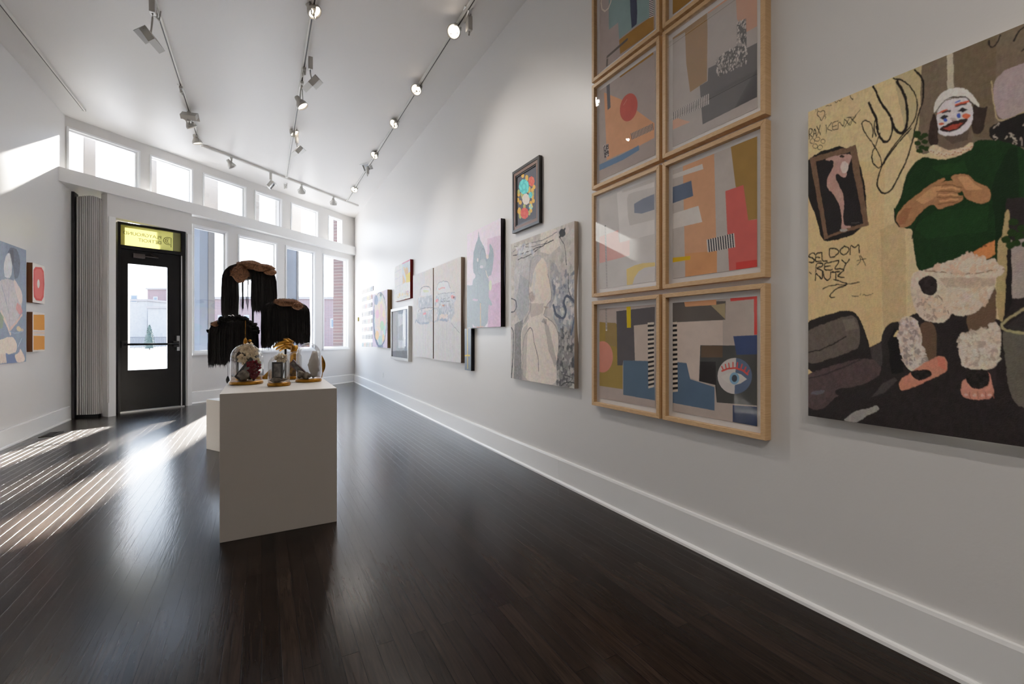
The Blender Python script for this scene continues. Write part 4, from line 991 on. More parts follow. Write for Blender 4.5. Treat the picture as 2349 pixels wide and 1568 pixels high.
mb = MB(); dbox(mb, lf1-.05, lf1-.015, zb-.1, zb+.12, -.04, -.002); child(mb, 'latch', M['metal'], root)
mb = MB(); zc_ = D(320,588)[1]; dbox(mb, D(303,590)[0], D(330,590)[0], zc_-.03, zc_+.03, -.06, -.001); mb.tube([DM@Vector((D(328,590)[0],-.05,zc_)), DM@Vector((D(360,590)[0],-.06,zc_-.0)), DM@Vector((D(345,590)[0],-.03,zc_+.04))], .008, 6)
child(mb, 'door_closer', mat('bronze_closer', (74,66,64), .4, metal=.5), root)
# transom with the shop lettering, seen from behind (reversed)
def transom_mat():
    m = mat('yellow_transom_film', (176,170,84), .5); nt = m.node_tree; b = nt.nodes['Principled BSDF']
    b.inputs['Transmission Weight'].default_value = 0
    tr = nt.nodes.new('ShaderNodeBsdfTranslucent'); tr.inputs[0].default_value = lin((176,168,84))+[1]
    mx = nt.nodes.new('ShaderNodeMixShader'); mx.inputs[0].default_value = .16
    out = nt.nodes['Material Output']; nt.links.new(b.outputs[0], mx.inputs[1]); nt.links.new(tr.outputs[0], mx.inputs[2]); nt.links.new(mx.outputs[0], out.inputs[0])
    return m
mb = MB(); mb.quad([DM@Vector(p) for p in ((dl+.03,.03,tb),(lf1+.012,.03,tb),(lf1+.012,.03,zt-.03),(dl+.03,.03,zt-.03))]); tr = child(mb, 'transom_window', transom_mat(), root)
mb = MB(); xe = D(398,545)[0]; dbox(mb, xe, lf1+.012, tb, zt-.03, .02, .026); child(mb, 'transom_edge_panel', mat('olive_transom_edge', (150,150,92), .5), root)
DKT = mat('dark_olive_lettering', (92,92,48), .6)
def lettering(txt, sR, z, size):
    cu = bpy.data.curves.new('lettering', 'FONT'); cu.body = txt; cu.size = size; cu.extrude = .001; cu.align_x = 'LEFT'
    o = bpy.data.objects.new('tmp', cu); COL.objects.link(o); dg = bpy.context.evaluated_depsgraph_get()
    me = bpy.data.meshes.new_from_object(o.evaluated_get(dg)); bpy.data.objects.remove(o)
    me.materials.append(DKT)
    for v in me.vertices: v.co = DM @ Vector((sR-v.co.x, .018+v.co.z, z+v.co.y))      # mirrored: faces the street
    o = bpy.data.objects.new('lettering', me); COL.objects.link(o); attach(o, root)
lettering('PLAYGROUND', D(372,552)[0], D(371,548)[1], .066)
lettering('DETROIT', D(372,560)[0], D(371,560)[1], .066)
mb = MB(); lc = D(386,552); R0 = .052
for k in range(3):
    r = R0-k*.02; pts = [DM@Vector((lc[0]+r*math.cos(t), .018, lc[1]+r*math.sin(t))) for t in [-math.pi*.5+i*math.pi/8 for i in range(-8,9)]]
    pts = [DM@Vector((lc[0]-r*math.cos(-math.pi/2+i*math.pi/12)+.0, .018, lc[1]+r*math.sin(-math.pi/2+i*math.pi/12))) for i in range(13)]
    mb.tube([DM@Vector((lc[0]+r*.6,.018,lc[1]-r))]+pts+[DM@Vector((lc[0]+r*.6,.018,lc[1]+r))], .0045, 5)
mb.tube([DM@Vector((lc[0]+R0*.75,.018,lc[1]-R0*1.7)), DM@Vector((lc[0]+R0*.75,.018,lc[1]+R0))], .0045, 5)
child(mb, 'logo_mark', DKT, root)
# ------------------------------------------------------------------ folded accordion shutter at the left of the door
root = thing('folding_shutter', (-2.0, 7.85, 0), 'grey accordion shutter folded into a stack of tall slats left of the door', 'shutter')
sl_m = mat('grey_shutter_slat', (206,205,203), .45, noise=((190,189,188), 3, (1,1,.2))); sl_d = mat('dark_shutter_gap', (30,30,34), .5); sl_r = mat('reddish_shutter_edge', (120,66,52), .5)
xs = [170,177.5,184,189.5,194.5,199.5,204.5,209,213.5,218,222.5,227,231.5,235.5]
for i, x in enumerate(xs):
    t = i/(len(xs)-1); base = on_z(x, 957.5-1.5*t-(5*max(0,t-.6)), 0)
    wpx = (xs[i+1]-x) if i < len(xs)-1 else 4
    w = wpx*6/F
    r = ray(x,700); ang = math.atan2(r[1],r[0])-math.pi/2       # slats stand edge-on to the doorway
    mt = Matrix.Translation((base.x, base.y, 0)) @ Matrix.Rotation(ang+.25-.5*t, 4, 'Z')
    child(MB().box((-w*.34,-.03,.04),(w*.14,.05,2.84+.03*math.sin(t*3.1)), sl_m, mt), 'slat', None, root)
    child(MB().box((w*.15,-.005,.04),(w*.64,.05,2.84+.03*math.sin(t*3.1)), sl_r if i in (0,12) else sl_d, mt), 'slat_gap_strip', None, root)  # dark strips paint the shade in the gaps between slats; two are reddish edges
a, b = on_z(166,958,0), on_z(222,956,0)
child(MB().prism([(a.x-.01,a.y-.03),(b.x+.02,b.y-.03),(b.x+.02,b.y+.08),(a.x-.01,a.y+.08)], .0, .035), 'bottom_track', M['black'], root)
child(MB().box((UL+.003, 7.80, .0), (UL+.03, 7.95, 2.9)), 'end_post', sl_d, root)
# ------------------------------------------------------------------ floor register
p1 = on_z(118,996,0); 
o = MB(); o.box((-.06,-.14,0),(.06,.14,.004)); 
for i in range(9): o.box((-.045,-.12+i*.028,.004),(.045,-.108+i*.028,.007))
o = o.build('floor_vent', mat('dark_metal_register', (34,30,28), .4, metal=.6)); o.location = (p1.x, p1.y, 0.0005); tag(o, 'small dark metal floor vent beside the left wall baseboard near the shutter', 'vent')
# ------------------------------------------------------------------ lighting tracks and heads
def ceil_pt(x, y, z): return on_z(x, y, z)
ZT = ZC-.03
def track(a, b, label):
    a, b = Vector((a.x,a.y)), Vector((b.x,b.y)); d = (b-a).normalized(); L = (b-a).length
    mt = frame_mtx(a, d)
    root = thing('lighting_track', (a.x, a.y, ZC), label, 'track', 'ceiling lighting tracks')
    child(MB().box((0,-.018,ZT),(L,-.006,ZC-.001),None,mt).box((0,.006,ZT),(L,.018,ZC-.001),None,mt).box((0,-.006,ZT+.012),(L,.006,ZC-.001),None,mt), 'rail', M['track'], root)
    child(MB().box((.01,-.0055,ZT+.003),(L-.01,.0055,ZT+.011),None,mt), 'slot', M['track_slot'], root)
    for q in (-.012, L): child(MB().box((q,-.02,ZT-.002),(q+.012,.02,ZC-.001),None,mt), 'end_cap', M['track'], root)
TU = {'a':-1.87, 'b':-.764, 'c':.375, 'd':1.50}
cx0, cx1 = ceil_pt(466,337,ZT), ceil_pt(820,473,ZT)
def on_cross(u): t = (u-cx0.x)/(cx1.x-cx0.x); return cx0.y+(cx1.y-cx0.y)*t
track(Vector((TU['a'],VB+.5)), Vector((TU['a'], ceil_pt(212,258,ZT).y)), 'bare lighting track without lamps, by the left wall')
track(Vector((TU['b'],VB+.5)), Vector((TU['b'], on_cross(TU['b'])-.07)), 'lighting track of lamps that meets the left end of the cross track')
track(Vector((TU['c'],VB+.5)), Vector((TU['c'], on_cross(TU['c'])-.07)), 'lighting track of lamps down the middle of the ceiling')
track(Vector((TU['d'],VB+.5)), Vector((TU['d'], on_cross(TU['d'])-.07)), 'lighting track of lamps nearest the wall of framed prints')
track(cx0, cx1, 'short cross track parallel to the storefront windows')
def rot_to(d):
    return Vector(d).to_track_quat('-Z', 'Y').to_matrix().to_4x4()
def spot(px, py, u, aim, label, lit=True, v=None, power=170, drop=.15):
    if v is None: c = on_u(px, py, u)
    else: c = v
    # keep the head at a sensible drop below the rail
    a = Vector((c.x if v is not None else u, c.y, ZT))
    root = thing('track_spotlight', a, label, 'spotlight', 'round track spotlights')
    d = Vector(aim).normalized(); mt = Matrix.Translation(c) @ rot_to(d)
    child(MB().box((-.016,-.05,ZT-.026),(.016,.05,ZT-.001),None,Matrix.Translation((a.x,a.y,0)),bev=.003).lathe([(0,-.03),(.011,-.03),(.011,.0),(0,0)],(a.x,a.y,ZT-.026),12), 'adapter', M['lamp_grey'], root)
    sd = mt.to_3x3() @ Vector((1,0,0)); up = Vector((a.x,a.y,ZT-.055)); R = .05
    mb = MB()
    for s in (-1,1): mb.tube([up, up+sd*s*.03-Vector((0,0,.012)), c+sd*s*(R+.012)+Vector((0,0,.03)), c+sd*s*(R+.012)], .0055, 6)
    child(mb, 'yoke', M['lamp_grey'], root)
    h = child(MB().lathe([(0,.095),(.022,.095),(.026,.085),(.028,.05),(.038,.035),(.056,.005),(.06,-.012),(.06,-.026),(.054,-.026),(.050,-.012),(.03,.004),(0,.006)],(0,0,0),28,None,mt), 'lamp_head', M['lamp_grey'], root)
    ln = MB().lathe([(0,-.014),(.02,-.0145),(.05,-.012),(.05,-.008),(0,-.006)],(0,0,0),24,None,mt)
    ln = child(ln, 'lens', M['lens'] if lit else M['lens_off'], root)
    if lit and power:
        L = bpy.data.lights.new('spot_beam','SPOT'); L.energy = power*.7; L.color = (1,.91,.82); L.spot_size = math.radians(84); L.spot_blend = 1; L.shadow_soft_size = .05
        o = bpy.data.objects.new('spot_beam', L); COL.objects.link(o); o.matrix_world = Matrix.Translation(c+d*.035) @ rot_to(d)
        o.parent = root; o.matrix_parent_inverse = Matrix.Translation(a).inverted()
    return root
def flood(px, py, u, aim, label, v=None):
    c = on_u(px, py, u) if v is None else v
    a = Vector((c.x, c.y, ZT)); d = Vector(aim).normalized(); mt = Matrix.Translation(c) @ rot_to(d)
    root = thing('track_floodlight', a, label, 'floodlight', 'flat box floodlights on the tracks')
    child(MB().box((-.02,-.03,ZT-.12),(.02,.03,ZT-.001),None,Matrix.Translation((a.x,a.y,0)),bev=.004), 'ballast_box', M['lamp_grey'], root)
    sd = mt.to_3x3() @ Vector((1,0,0)); up = Vector((a.x,a.y,ZT-.12)); mb = MB()
    mb.tube([up, up-Vector((0,0,.03)), c+(mt.to_3x3()@Vector((0,.05,.02)))], .007, 8); mb.tube([c+sd*-.085+(mt.to_3x3()@Vector((0,.045,0))), c+sd*.085+(mt.to_3x3()@Vector((0,.045,0)))], .005, 6)
    child(mb, 'yoke', M['lamp_grey'], root)
    mb = MB()
    for q in ((( -.08,-.055,.02),(.08,.055,.026)),((-.08,-.055,-.026),(-.074,.055,.02)),((.074,-.055,-.026),(.08,.055,.02)),((-.074,-.055,-.026),(.074,-.05,.02)),((-.074,.05,-.026),(.074,.055,.02))): mb.box(q[0],q[1],None,mt)
    child(mb, 'housing', M['lamp_grey'], root)
    child(MB().box((-.072,-.048,-.014),(.072,.048,-.010),None,mt), 'reflector_glass', M['lens_off'], root)
    child(MB().box((-.085,.056,-.07),(.085,.06,.026),None,mt), 'barn_door', M['lamp_grey'], root)
b_, c_, d_ = TU['b'], TU['c'], TU['d']
T1, T2, T3 = 'on the track meeting the cross track left end', 'on the middle track', 'on the track by the framed prints'
spot(359,6,b_,(.7,-.35,-.7),'round spotlight at the top edge '+T1, power=300)
flood(350,92,b_-.0,(-.7,.2,-.5),'first flat floodlight '+T1)
spot(416,184,b_,(.55,-.1,-.8),'lit spotlight after the first floodlight '+T1)
flood(434,266,b_,(.1,.5,-.6),'flat floodlight farthest along '+T1)
spot(438,288,b_,(.4,.25,-.7),'round spotlight second from last '+T1, power=60)
spot(452,325,b_,(.25,.1,-.9),'round spotlight at the far end '+T1, power=60)
spot(719,24,c_,(.5,-.3,-.8),'lit round spotlight at the top edge, '+T2, power=240)
spot(697,90,c_,(-.75,-.35,-.5),'lit round spotlight turned toward the left wall, second '+T2, power=300)
flood(712,192,c_+.04,(.7,.2,-.5),'flat grey floodlight between two lit lamps '+T2)
spot(692,240,c_,(.5,-.15,-.8),'lit round spotlight third '+T2)
spot(674,303,c_,(.5,-.15,-.8),'lit round spotlight fourth '+T2, power=60)
flood(681,347,c_+.04,(.7,.2,-.5),'flat grey floodlight nearest the windows '+T2)
spot(655,383,c_,(-.6,-.45,-.6),'lit round spotlight just before the cross track '+T2, power=60)
flood(1076,26,d_+.04,(.6,-.1,-.6),'flat floodlight at the top edge of the view '+T3)
spot(1042,72,d_-.03,(-.5,-.62,-.6),'big bright round spotlight nearest the viewer '+T3)
spot(956,205,d_-.03,(-.5,-.5,-.65),'bright round spotlight second '+T3)
spot(905,283,d_-.03,(-.55,-.3,-.65),'bright round spotlight third '+T3)
spot(860,355,d_-.03,(-.55,-.35,-.65),'bright round spotlight fourth '+T3, power=60)
flood(843,382,d_-.02,(-.7,-.35,-.4),'pale floodlight turned away '+T3)
spot(813,434,d_-.02,(-.3,-.6,-.7),'bright round spotlight last before the windows '+T3, power=60)
def cross_at(px, py, drop):
    q = on_z(px, py, ZT-drop); t = (q.x-cx0.x)/(cx1.x-cx0.x)
    r = ray(px,py); dd = (cx1-cx0); nx, ny = -dd.y, dd.x; tt = (cx0.x*nx+cx0.y*ny)/(r[0]*nx+r[1]*ny)
    return Vector((r[0]*tt, r[1]*tt, CAMZ+r[2]*tt))
spot(531,380,None,(.5,.1,-.8),'unlit grey spotlight at the left of the cross track', lit=False, v=cross_at(531,380,.12))
flood(620,427,None,(.7,-.1,-.5),'flat floodlight hanging from the middle of the cross track', v=cross_at(621,424,.15))
spot(692,440,None,(.1,.5,-.8),'unlit small spotlight right of the middle of the cross track', lit=False, v=cross_at(692,440,.12))
spot(765,467,None,(.1,.4,-.9),'unlit small spotlight at the far right of the cross track', lit=False, v=cross_at(765,467,.12))
# unseen spotlights added behind the camera on the same tracks, as interior fill
for u_ in (b_, c_, d_):
    for v_ in (.2, -1.2, -2.6):
        spot(0,0,None,((-.5 if u_ > .5 else .75),.35,-.9),'added unseen fill spotlight %s behind the viewer on the %s track' % ({.2:'just',-1.2:'second',-2.6:'third'}[v_], {b_:'left',c_:'middle',d_:'right'}[u_]), v=Vector((u_, v_, ZT-.14)), power=(15 if v_ > 0 else (95 if u_ < .5 else 40)))
# ------------------------------------------------------------------ pedestals
ZP = .757
def box_pedestal(name, pts, z, label, seam=None):
    mb = MB().prism(pts, .006, z)
    bmesh.ops.bevel(mb.bm, geom=list(mb.bm.edges), offset=.0015, segments=1, affect='EDGES')
    o = mb.build(name, M['ped']); c = sum((Vector(p) for p in pts), Vector((0,0)))/len(pts)
    for v in o.data.vertices: v.co.x -= c.x; v.co.y -= c.y
    for v in o.data.vertices:
        if v.co.z < .012: v.co.z = max(0, v.co.z-.006)
    o.location = (c.x, c.y, 0)
    return tag(o, label, 'pedestal')
n0 = on_z(505,1245,0)
n0 = Vector((-.187, 2.742)); PW, PD = .562, .775
box_pedestal('display_pedestal', [(n0.x,n0.y),(n0.x+PW,n0.y),(n0.x+PW,n0.y+PD),(n0.x,n0.y+PD)], ZP, 'tall white display pedestal carrying the glass bell jars')
A = Vector((-.452,5.10)); f1 = Vector((.512,-.853)).normalized(); f2 = Vector((.853,.512)).normalized()
ZL = .464
box_pedestal('low_plinth', [A, A+f1*.6, A+f1*.6+f2*.9, A+f2*.9], ZL, 'low white plinth mostly hidden behind the tall pedestal, under the black hair pieces')
# ------------------------------------------------------------------ hanging black hair sculptures
BRAID = mat('matte_black_braid', (10,9,9), .85, spec=.1)
def ribbon(mb, p, w, ang, k=0):
    """tapering strand as two crossed ribbons"""
    for a in (ang, ang+math.pi/2):
        d = Vector((math.cos(a), math.sin(a), 0)); n = len(p); L = []; R = []
        for i, q in enumerate(p):
            ww = w*(1 if i < n-1 else .12); L.append(mb.bm.verts.new(q-d*ww/2)); R.append(mb.bm.verts.new(q+d*ww/2))
        for i in range(n-1): mb.bm.faces.new((L[i],R[i],R[i+1],L[i+1])).material_index = k
def fur_cap(mb, c, r, n, seed, ln=.03):
    rr = random.Random(seed)
    for i in range(n):
        t = rr.uniform(0,6.283); h = rr.uniform(-.3,1); q = math.sqrt(max(0,1-h*h)); nn = Vector((q*math.cos(t), q*math.sin(t), h))
        p = Vector((c[0]+nn.x*r[0], c[1]+nn.y*r[1], c[2]+nn.z*r[2]))
        e = p+nn*ln*rr.uniform(.3,1)+Vector((rr.uniform(-1,1),rr.uniform(-1,1),rr.uniform(-1,.3)))*ln*.7
        s = nn.cross(Vector((rr.uniform(-1,1),rr.uniform(-1,1),.3))).normalized()*.0022
        mb.bm.faces.new([mb.bm.verts.new(x) for x in (p-s,p+s,e)])
def hair_piece(label, cx, Z, xl, xr, ytop, yrim, bottom, keep, n, seed, depth=.8, pole=None, caps=(), braid=False, z_base=None):
    """bottom(x,back) gives the photo height where strands end, keep(x) how dense they are"""
    rr = random.Random(seed)
    c0 = at_depth(cx, 700, Z); root = thing('hair_sculpture', (c0.x, c0.y, z_base if z_base is not None else ZL), label, 'sculpture', 'hair sculptures')
    rx = (xr-xl)/2*Z/F; ry = rx*depth; mid = (xl+xr)/2
    C = at_depth(mid, yrim, Z); Fw = Vector((C.x,C.y,0)).normalized(); R = Vector((Fw.y,-Fw.x,0))
    cph = F/math.hypot(F, mid-CX); rx *= cph; ry *= cph
    H = (yrim-ytop)*Z/F
    ctr = lambda a, q: C+R*(rx*q*math.cos(a))+Fw*(ry*q*math.sin(a))
    # crown
    mb = MB(); prof = [(math.sin(t)*.96, math.cos(t)) for t in [i*math.pi/2/10 for i in range(11)]]+[(.9,-.06),(0,-.03)]
    rot = Matrix(((R.x,Fw.x,0,C.x),(R.y,Fw.y,0,C.y),(0,0,1,C.z),(0,0,0,1)))
    mb.lathe([(q, h) for q, h in prof],(0,0,0),36,None,rot@Matrix.Diagonal((rx,ry,H,1)))
    for v in mb.bm.verts:
        w = math.sin(v.co.x*37)*math.sin(v.co.y*29+1)*.012; v.co.z += w
    child(mb, 'crown', M['hair'], root)
    mb = MB()
    for i in range(n):
        a = rr.uniform(0, 2*math.pi); q0 = rr.uniform(.35,.98)
        q1 = rr.uniform(.9,1.03); x = mid+(rx*q1*math.cos(a))*F/Z/cph
        if rr.random() > keep(x): continue
        z0 = C.z+H*math.sqrt(max(0,1-q0*q0))*.98
        st = ctr(a,q0); st.z = z0
        m1 = ctr(a,(q0+q1)/2); m1.z = C.z+H*math.sqrt(max(0,1-((q0+1)/2)**2))*1.02
        r1 = ctr(a,q1); r1.z = C.z-.01
        yb = bottom(x, math.sin(a) > 0)+rr.uniform(-9,7)+ (rr.random()**5)*10
        e = r1+R*rr.uniform(-.006,.006); e.z = at_depth(x, yb, Z).z
        m2 = r1.lerp(e,.5)+R*rr.uniform(-.004,.004)
        m3 = r1.lerp(e,.86)+R*rr.uniform(-.004,.004)
        ribbon(mb, [st,m1,r1,m2,m3,e], rr.uniform(.004,.0085), rr.uniform(0,3.14))
    child(mb, 'hair_strands', M['hair'], root)['kind'] = 'stuff'
    for j, (x, y, dz, px_rx, px_ry, dd, nn) in enumerate(caps):
        c = at_depth(x, y, Z+dz); r = (px_rx*Z/F, px_rx*Z/F*dd, px_ry*Z/F)
        mb = MB().blob(c, 1, None, .07, seed+j, 3, r); fur_cap(mb, c, r, nn, seed+j, .013); 
        child(mb, 'fur_patch', M['fur'], root)
    if braid:
        mb = MB(); pts = []
        for i in range(22):
            t = i/21*2-1; x = mid+t*(xr-xl)/2*.97; y = ytop+(yrim-ytop)*(.10+.85*abs(t)**2.6)
            for dz in (-.16*(1-abs(t)**3), 0): mb.blob(at_depth(x, y+math.sin(i*1.9)*1.5-(0 if dz else 3), Z+dz), .026, None, .25, i, 2, (1.1,1,.8))
        child(mb, 'braided_rim', BRAID, root)
    mb = MB(); b = pole if pole else (C.x, C.y)
    mb.tube([(b[0],b[1],(z_base if z_base is not None else ZL)+.02),(b[0],b[1],C.z+H*.5)], .011, 12); mb.lathe([(0,.022),(.07,.022),(.09,.012),(.09,0),(0,0)],(b[0],b[1],z_base if z_base is not None else ZL),28)
    child(mb, 'stand', M['black'], root)
    return C
def bt1(x, back):
    if x < 547: return 722
    if x < 577: return 706 if x > 560 else 712
    return 708+ (x-577)*.02
def k1(x):
    if x < 546: return 1
    if x < 579:
        return .0 if (548 < x < 552.8 or 560 < x < 564 or 570.5 < x < 575) else .09
    return 1
pl = A+f1*.3+f2*.45
p655 = at_depth(655, 800, 4.72)
hair_piece('tallest black hair sculpture with a brown fur top before the second window', 573, 4.95, 512, 634, 601, 640, bt1, k1, 2600, 3, .55, pole=(at_depth(580,700,4.95).x, at_depth(580,700,4.95).y),
    caps=((550,628,-.20,17,18,.5,900),(575,608,-.08,27,10,.9,900),(603,614,-.06,22,9,.9,900),(620,624,-.04,12,7,1,300)))
hair_piece('black hair sculpture with an orange-brown fur top, right of the tallest one', 655, 4.72, 602, 710, 688, 712, lambda x, b: 790 if x < 625 else 783, lambda x: 1 if abs(x-641)>1.5 and abs(x-650)>1 else .3, 2600, 5, .7, pole=(p655.x,p655.y),
    caps=((660,694,-.12,24,9,.8,900),(645,692,-.14,14,7,.8,400),(683,702,-.16,11,8,.7,400)))
s3 = at_depth(536,800,4.55)
hair_piece('lowest black hair sculpture with a braided rim, nearest the door', 536, 4.38, 481, 592, 726, 764, lambda x, b: 829 if x < 520 else 822, lambda x: 1 if abs(x-528)>1.2 else .3, 2600, 8, .6, pole=(at_depth(545,800,4.6).x, at_depth(545,800,4.6).y), braid=True,
    caps=((496,743,-.12,10,6,.8,200),))
# gold cast arm with bent fingers on the plinth
ga = at_depth(675, 800, 4.47)
root = thing('gold_cast_sculpture', (ga.x, ga.y, ZL), 'gold cast arm with bent fingers under the hair piece with the orange-brown top', 'sculpture')
mb = MB(); zt_ = at_depth(675,792,4.47).z
mb.tube([(ga.x,ga.y,ZL+.001),(ga.x,ga.y,ZL+.2),(ga.x+.004,ga.y,zt_-.06),(ga.x,ga.y,zt_)], [.045,.05,.04,.032], 16); child(mb, 'forearm', M['gold'], root)
mb = MB()
Rw = Vector((CT,-ST,0))
h0 = at_depth(671,792,4.47)
mb.blob(h0-Rw*.03, .034, None, .12, 2, 2, (1.3,.9,.8))
for k, (yy, ln, dz) in enumerate(((786,.17,0),(791,.19,.03),(796,.16,.06),(799,.12,.09))):
    s = at_depth(668,yy,4.47-dz); mb.tube([s, s-Rw*ln*.4+Vector((0,0,.012)), s-Rw*ln*.7-Vector((0,0,.002)), s-Rw*ln*.92-Vector((0,0,.022))], [.015,.014,.012,.009], 8)
s = at_depth(672,785,4.4); mb.tube([s, s-Rw*.05+Vector((0,0,.03)), s-Rw*.09+Vector((0,0,.03))], [.015,.013,.009], 8)
child(mb, 'hand', M['gold'], root)
# pendants on threads
def pendant(x, ya, yb, Z, label, kind):
    a = at_depth(x, ya, Z); b = at_depth(x, yb, Z); root = thing('hanging_pendant', tuple(b), label, 'pendant')
    child(MB().tube([a,b], .0016, 6), 'thread', M['black'] if kind == 'black' else M['gold'], root)
    mb = MB()
    if kind == 'black': mb.lathe([(0,.0),(.006,-.008),(.014,-.03),(.016,-.042),(.012,-.06),(0,-.085)], tuple(b), 8)
    else: mb.blob(b-Vector((0,0,.03)), .026, None, .15, 4, 2, (.8,.8,1.3)); mb.blob(b+Rw*.04-Vector((0,0,.02)), .016, None, .2, 5, 1)
    child(mb, 'drop', M['black'] if kind == 'black' else M['gold'], root)
pendant(522.5, 812, 861, 4.2, 'small black faceted drop hanging on a thread beside the large left bell jar', 'black')
pendant(563, 735, 776, 4.05, 'gold nugget hanging on a chain just above the large left bell jar', 'gold')
# ------------------------------------------------------------------ bell jars and what stands in them
def jar(x, ybase, xl, xr, ytop, label, contents=None):
    c = on_z(x, ybase, ZP); Z = c.x*ST+c.y*CT
    R = (xr-xl)/2*Z/F; top = CAMZ+(HY-ytop)*Z/F
    root = thing('bell_jar', (c.x,c.y,ZP), label, 'bell jar', 'glass bell jars')
    hb = .020
    child(MB().lathe([(0,0),(R*1.02,0),(R*1.05,.004),(R*1.05,hb-.005),(R*.99,hb),(0,hb)],(c.x,c.y,ZP+.0004),48), 'gold_base', M['gold'], root)
    Rg = R*.97; h = top-ZP-hb; prof = [(Rg*1.03,0),(Rg,.004)]+[(Rg,h-Rg*1.0)]+[(Rg*math.cos(t), h-Rg+Rg*math.sin(t)) for t in [i*math.pi/2/12 for i in range(1,13)]]
    prof[-1] = (0,h)
    child(MB().lathe(prof,(c.x,c.y,ZP+hb+.0005),48), 'glass_dome', M['dome'], root)
    return c, R*.97, ZP+hb+.001, h
JX = Vector((CT,-ST,0)); JY = Vector((ST,CT,0))
def leaning(c, z, w, h, tilt, label, fm, face, rotz=0, side=0, th=.010, off=(0,0)):
    """small framed picture; tilt leans it to its side (side) or back"""
    root = thing('picture_frame', (c[0]+off[0], c[1]+off[1], z), label, 'picture frame')
    mt = Matrix.Translation((c[0]+off[0], c[1]+off[1], z)) @ Matrix.Rotation(-TH+rotz,4,'Z') @ Matrix.Rotation(side,4,'Y') @ Matrix.Rotation(-tilt,4,'X')
    mb = MB(); b = min(w,h)*.16
    for q in (((-w/2,0,0),(w/2,th,b)),((-w/2,0,h-b),(w/2,th,h)),((-w/2,0,b),(-w/2+b,th,h-b)),((w/2-b,0,b),(w/2,th,h-b))): mb.box(q[0],q[1],None,mt)
    child(mb, 'frame', fm, root)
    child(MB().box((-w/2+b,th*.35,b),(w/2-b,th*.8,h-b),None,mt), 'photo', face, root)
def flowers(c, z, pts, m, label, name, stem=M['black'], r=.02, petals=5):
    root = thing(name, (c[0],c[1],z), label, 'flowers')
    mb = MB()
    for i, (dx,dy,dz) in enumerate(pts):
        p = Vector((c[0],c[1],z))+JX*dx+JY*dy+Vector((0,0,dz)); b = Vector((c[0],c[1],z))+JX*dx*.2
        mb.tube([b+Vector((0,0,.001)), b.lerp(p,.5)+JX*.006, p], .0018, 5)
    child(mb, 'stem', stem, root)
    for i, (dx,dy,dz) in enumerate(pts):
        p = Vector((c[0],c[1],z))+JX*dx+JY*dy+Vector((0,0,dz)); mb = MB()
        for k in range(petals):
            a = k*2*math.pi/petals+i; q = p+JX*r*.7*math.cos(a)+Vector((0,0,1))*r*.7*math.sin(a)+JY*(-.004*(k%2))
            mb.blob(q, 1, None, .1, i*7+k, 1, (r*.55,r*.28,r*.5))
        mb.blob(p-JY*.006, r*.28, None, .1, i, 1); child(mb, 'blossom', m, root)
def stone(c, z, r, m, label, seed, sc=(1,1,.8)):
    mb = MB().blob((0,0,0), r, None, .16, seed, 3, sc)
    lo = min(v.co.z for v in mb.bm.verts)
    for v in mb.bm.verts: v.co.z -= lo
    o = mb.build('stone', m); o.location = (c[0],c[1],z); tag(o, label, 'stone')
CREAM = mat('cream_petals', (238,226,204), .7, noise=((198,180,152), 60, (1,1,1))); RED = mat('dark_red_petals', (128,26,46), .6, noise=((88,16,34), 60, (1,1,1)))

def translucent(m, col, k):
    nt = m.node_tree; b = nt.nodes['Principled BSDF']; tr = nt.nodes.new('ShaderNodeBsdfTranslucent'); tr.inputs[0].default_value = lin(col)+[1]
    mx = nt.nodes.new('ShaderNodeMixShader'); mx.inputs[0].default_value = k
    nt.links.new(b.outputs[0], mx.inputs[1]); nt.links.new(tr.outputs[0], mx.inputs[2]); nt.links.new(mx.outputs[0], nt.nodes['Material Output'].inputs[0])
translucent(CREAM, (246,232,206), .5); translucent(RED, (190,30,60), .4)
STONE = mat('grey_beige_stone', (150,138,122), .8, noise=((96,86,76), 40, (1,1,1)), bump=.4, bscale=60); TIN = mat('old_photo', (70,66,64), .35, noise=((140,132,126), 34, (1,1,1)))
DKF = mat('dark_picture_moulding', (26,22,22), .35); MAUVE = mat('mauve_picture_moulding', (96,66,66), .45)
o_ = lambda c, dx, dy: (c[0]+JX.x*dx+JY.x*dy, c[1]+JX.y*dx+JY.y*dy)
c, R, z, h = jar(565.5, 880, 533, 598, 788, 'large left glass bell jar with cream blossoms and red flowers')
leaning(o_(c,-.055,.01), z, .07, .155, .0, 'narrow black frame leaning on its corner inside the large left bell jar', DKF, TIN, side=.68, th=.012)
flowers(o_(c,.0,.035), z, [(-.035,0,.192),(.0,0,.205),(.03,.0,.175),(-.008,.01,.16),(-.045,-.01,.135),(.012,0,.13),(.035,.01,.112),(-.02,0,.105)], CREAM, 'spray of large cream blossoms filling the top of the left bell jar', 'cream_flowers', r=.026)
flowers(o_(c,.045,-.005), z, [(-.02,0,.10),(.01,0,.105),(.03,0,.085),(.0,-.01,.07),(.025,-.01,.05),(-.015,-.01,.05),(.01,-.01,.03)], RED, 'bunch of dark red flowers low in the left bell jar', 'red_flowers', r=.02)
stone(o_(c,.008,-.045), z, .034, STONE, 'pale rounded stone in front of the red flowers in the left bell jar', 3)
c, R, z, h = jar(640, 884, 617, 663, 814, 'smallest front bell jar with an upright dark framed portrait, in the middle')
leaning(o_(c,0,-.022), z+.022, .062, .098, .0, 'upright dark frame with a faded portrait inside the middle bell jar', DKF, TIN, th=.01)
stone(o_(c,0,-.012), z, .040, STONE, 'rough grey rock under the portrait frame in the middle bell jar', 5, (1.0,.7,.36))
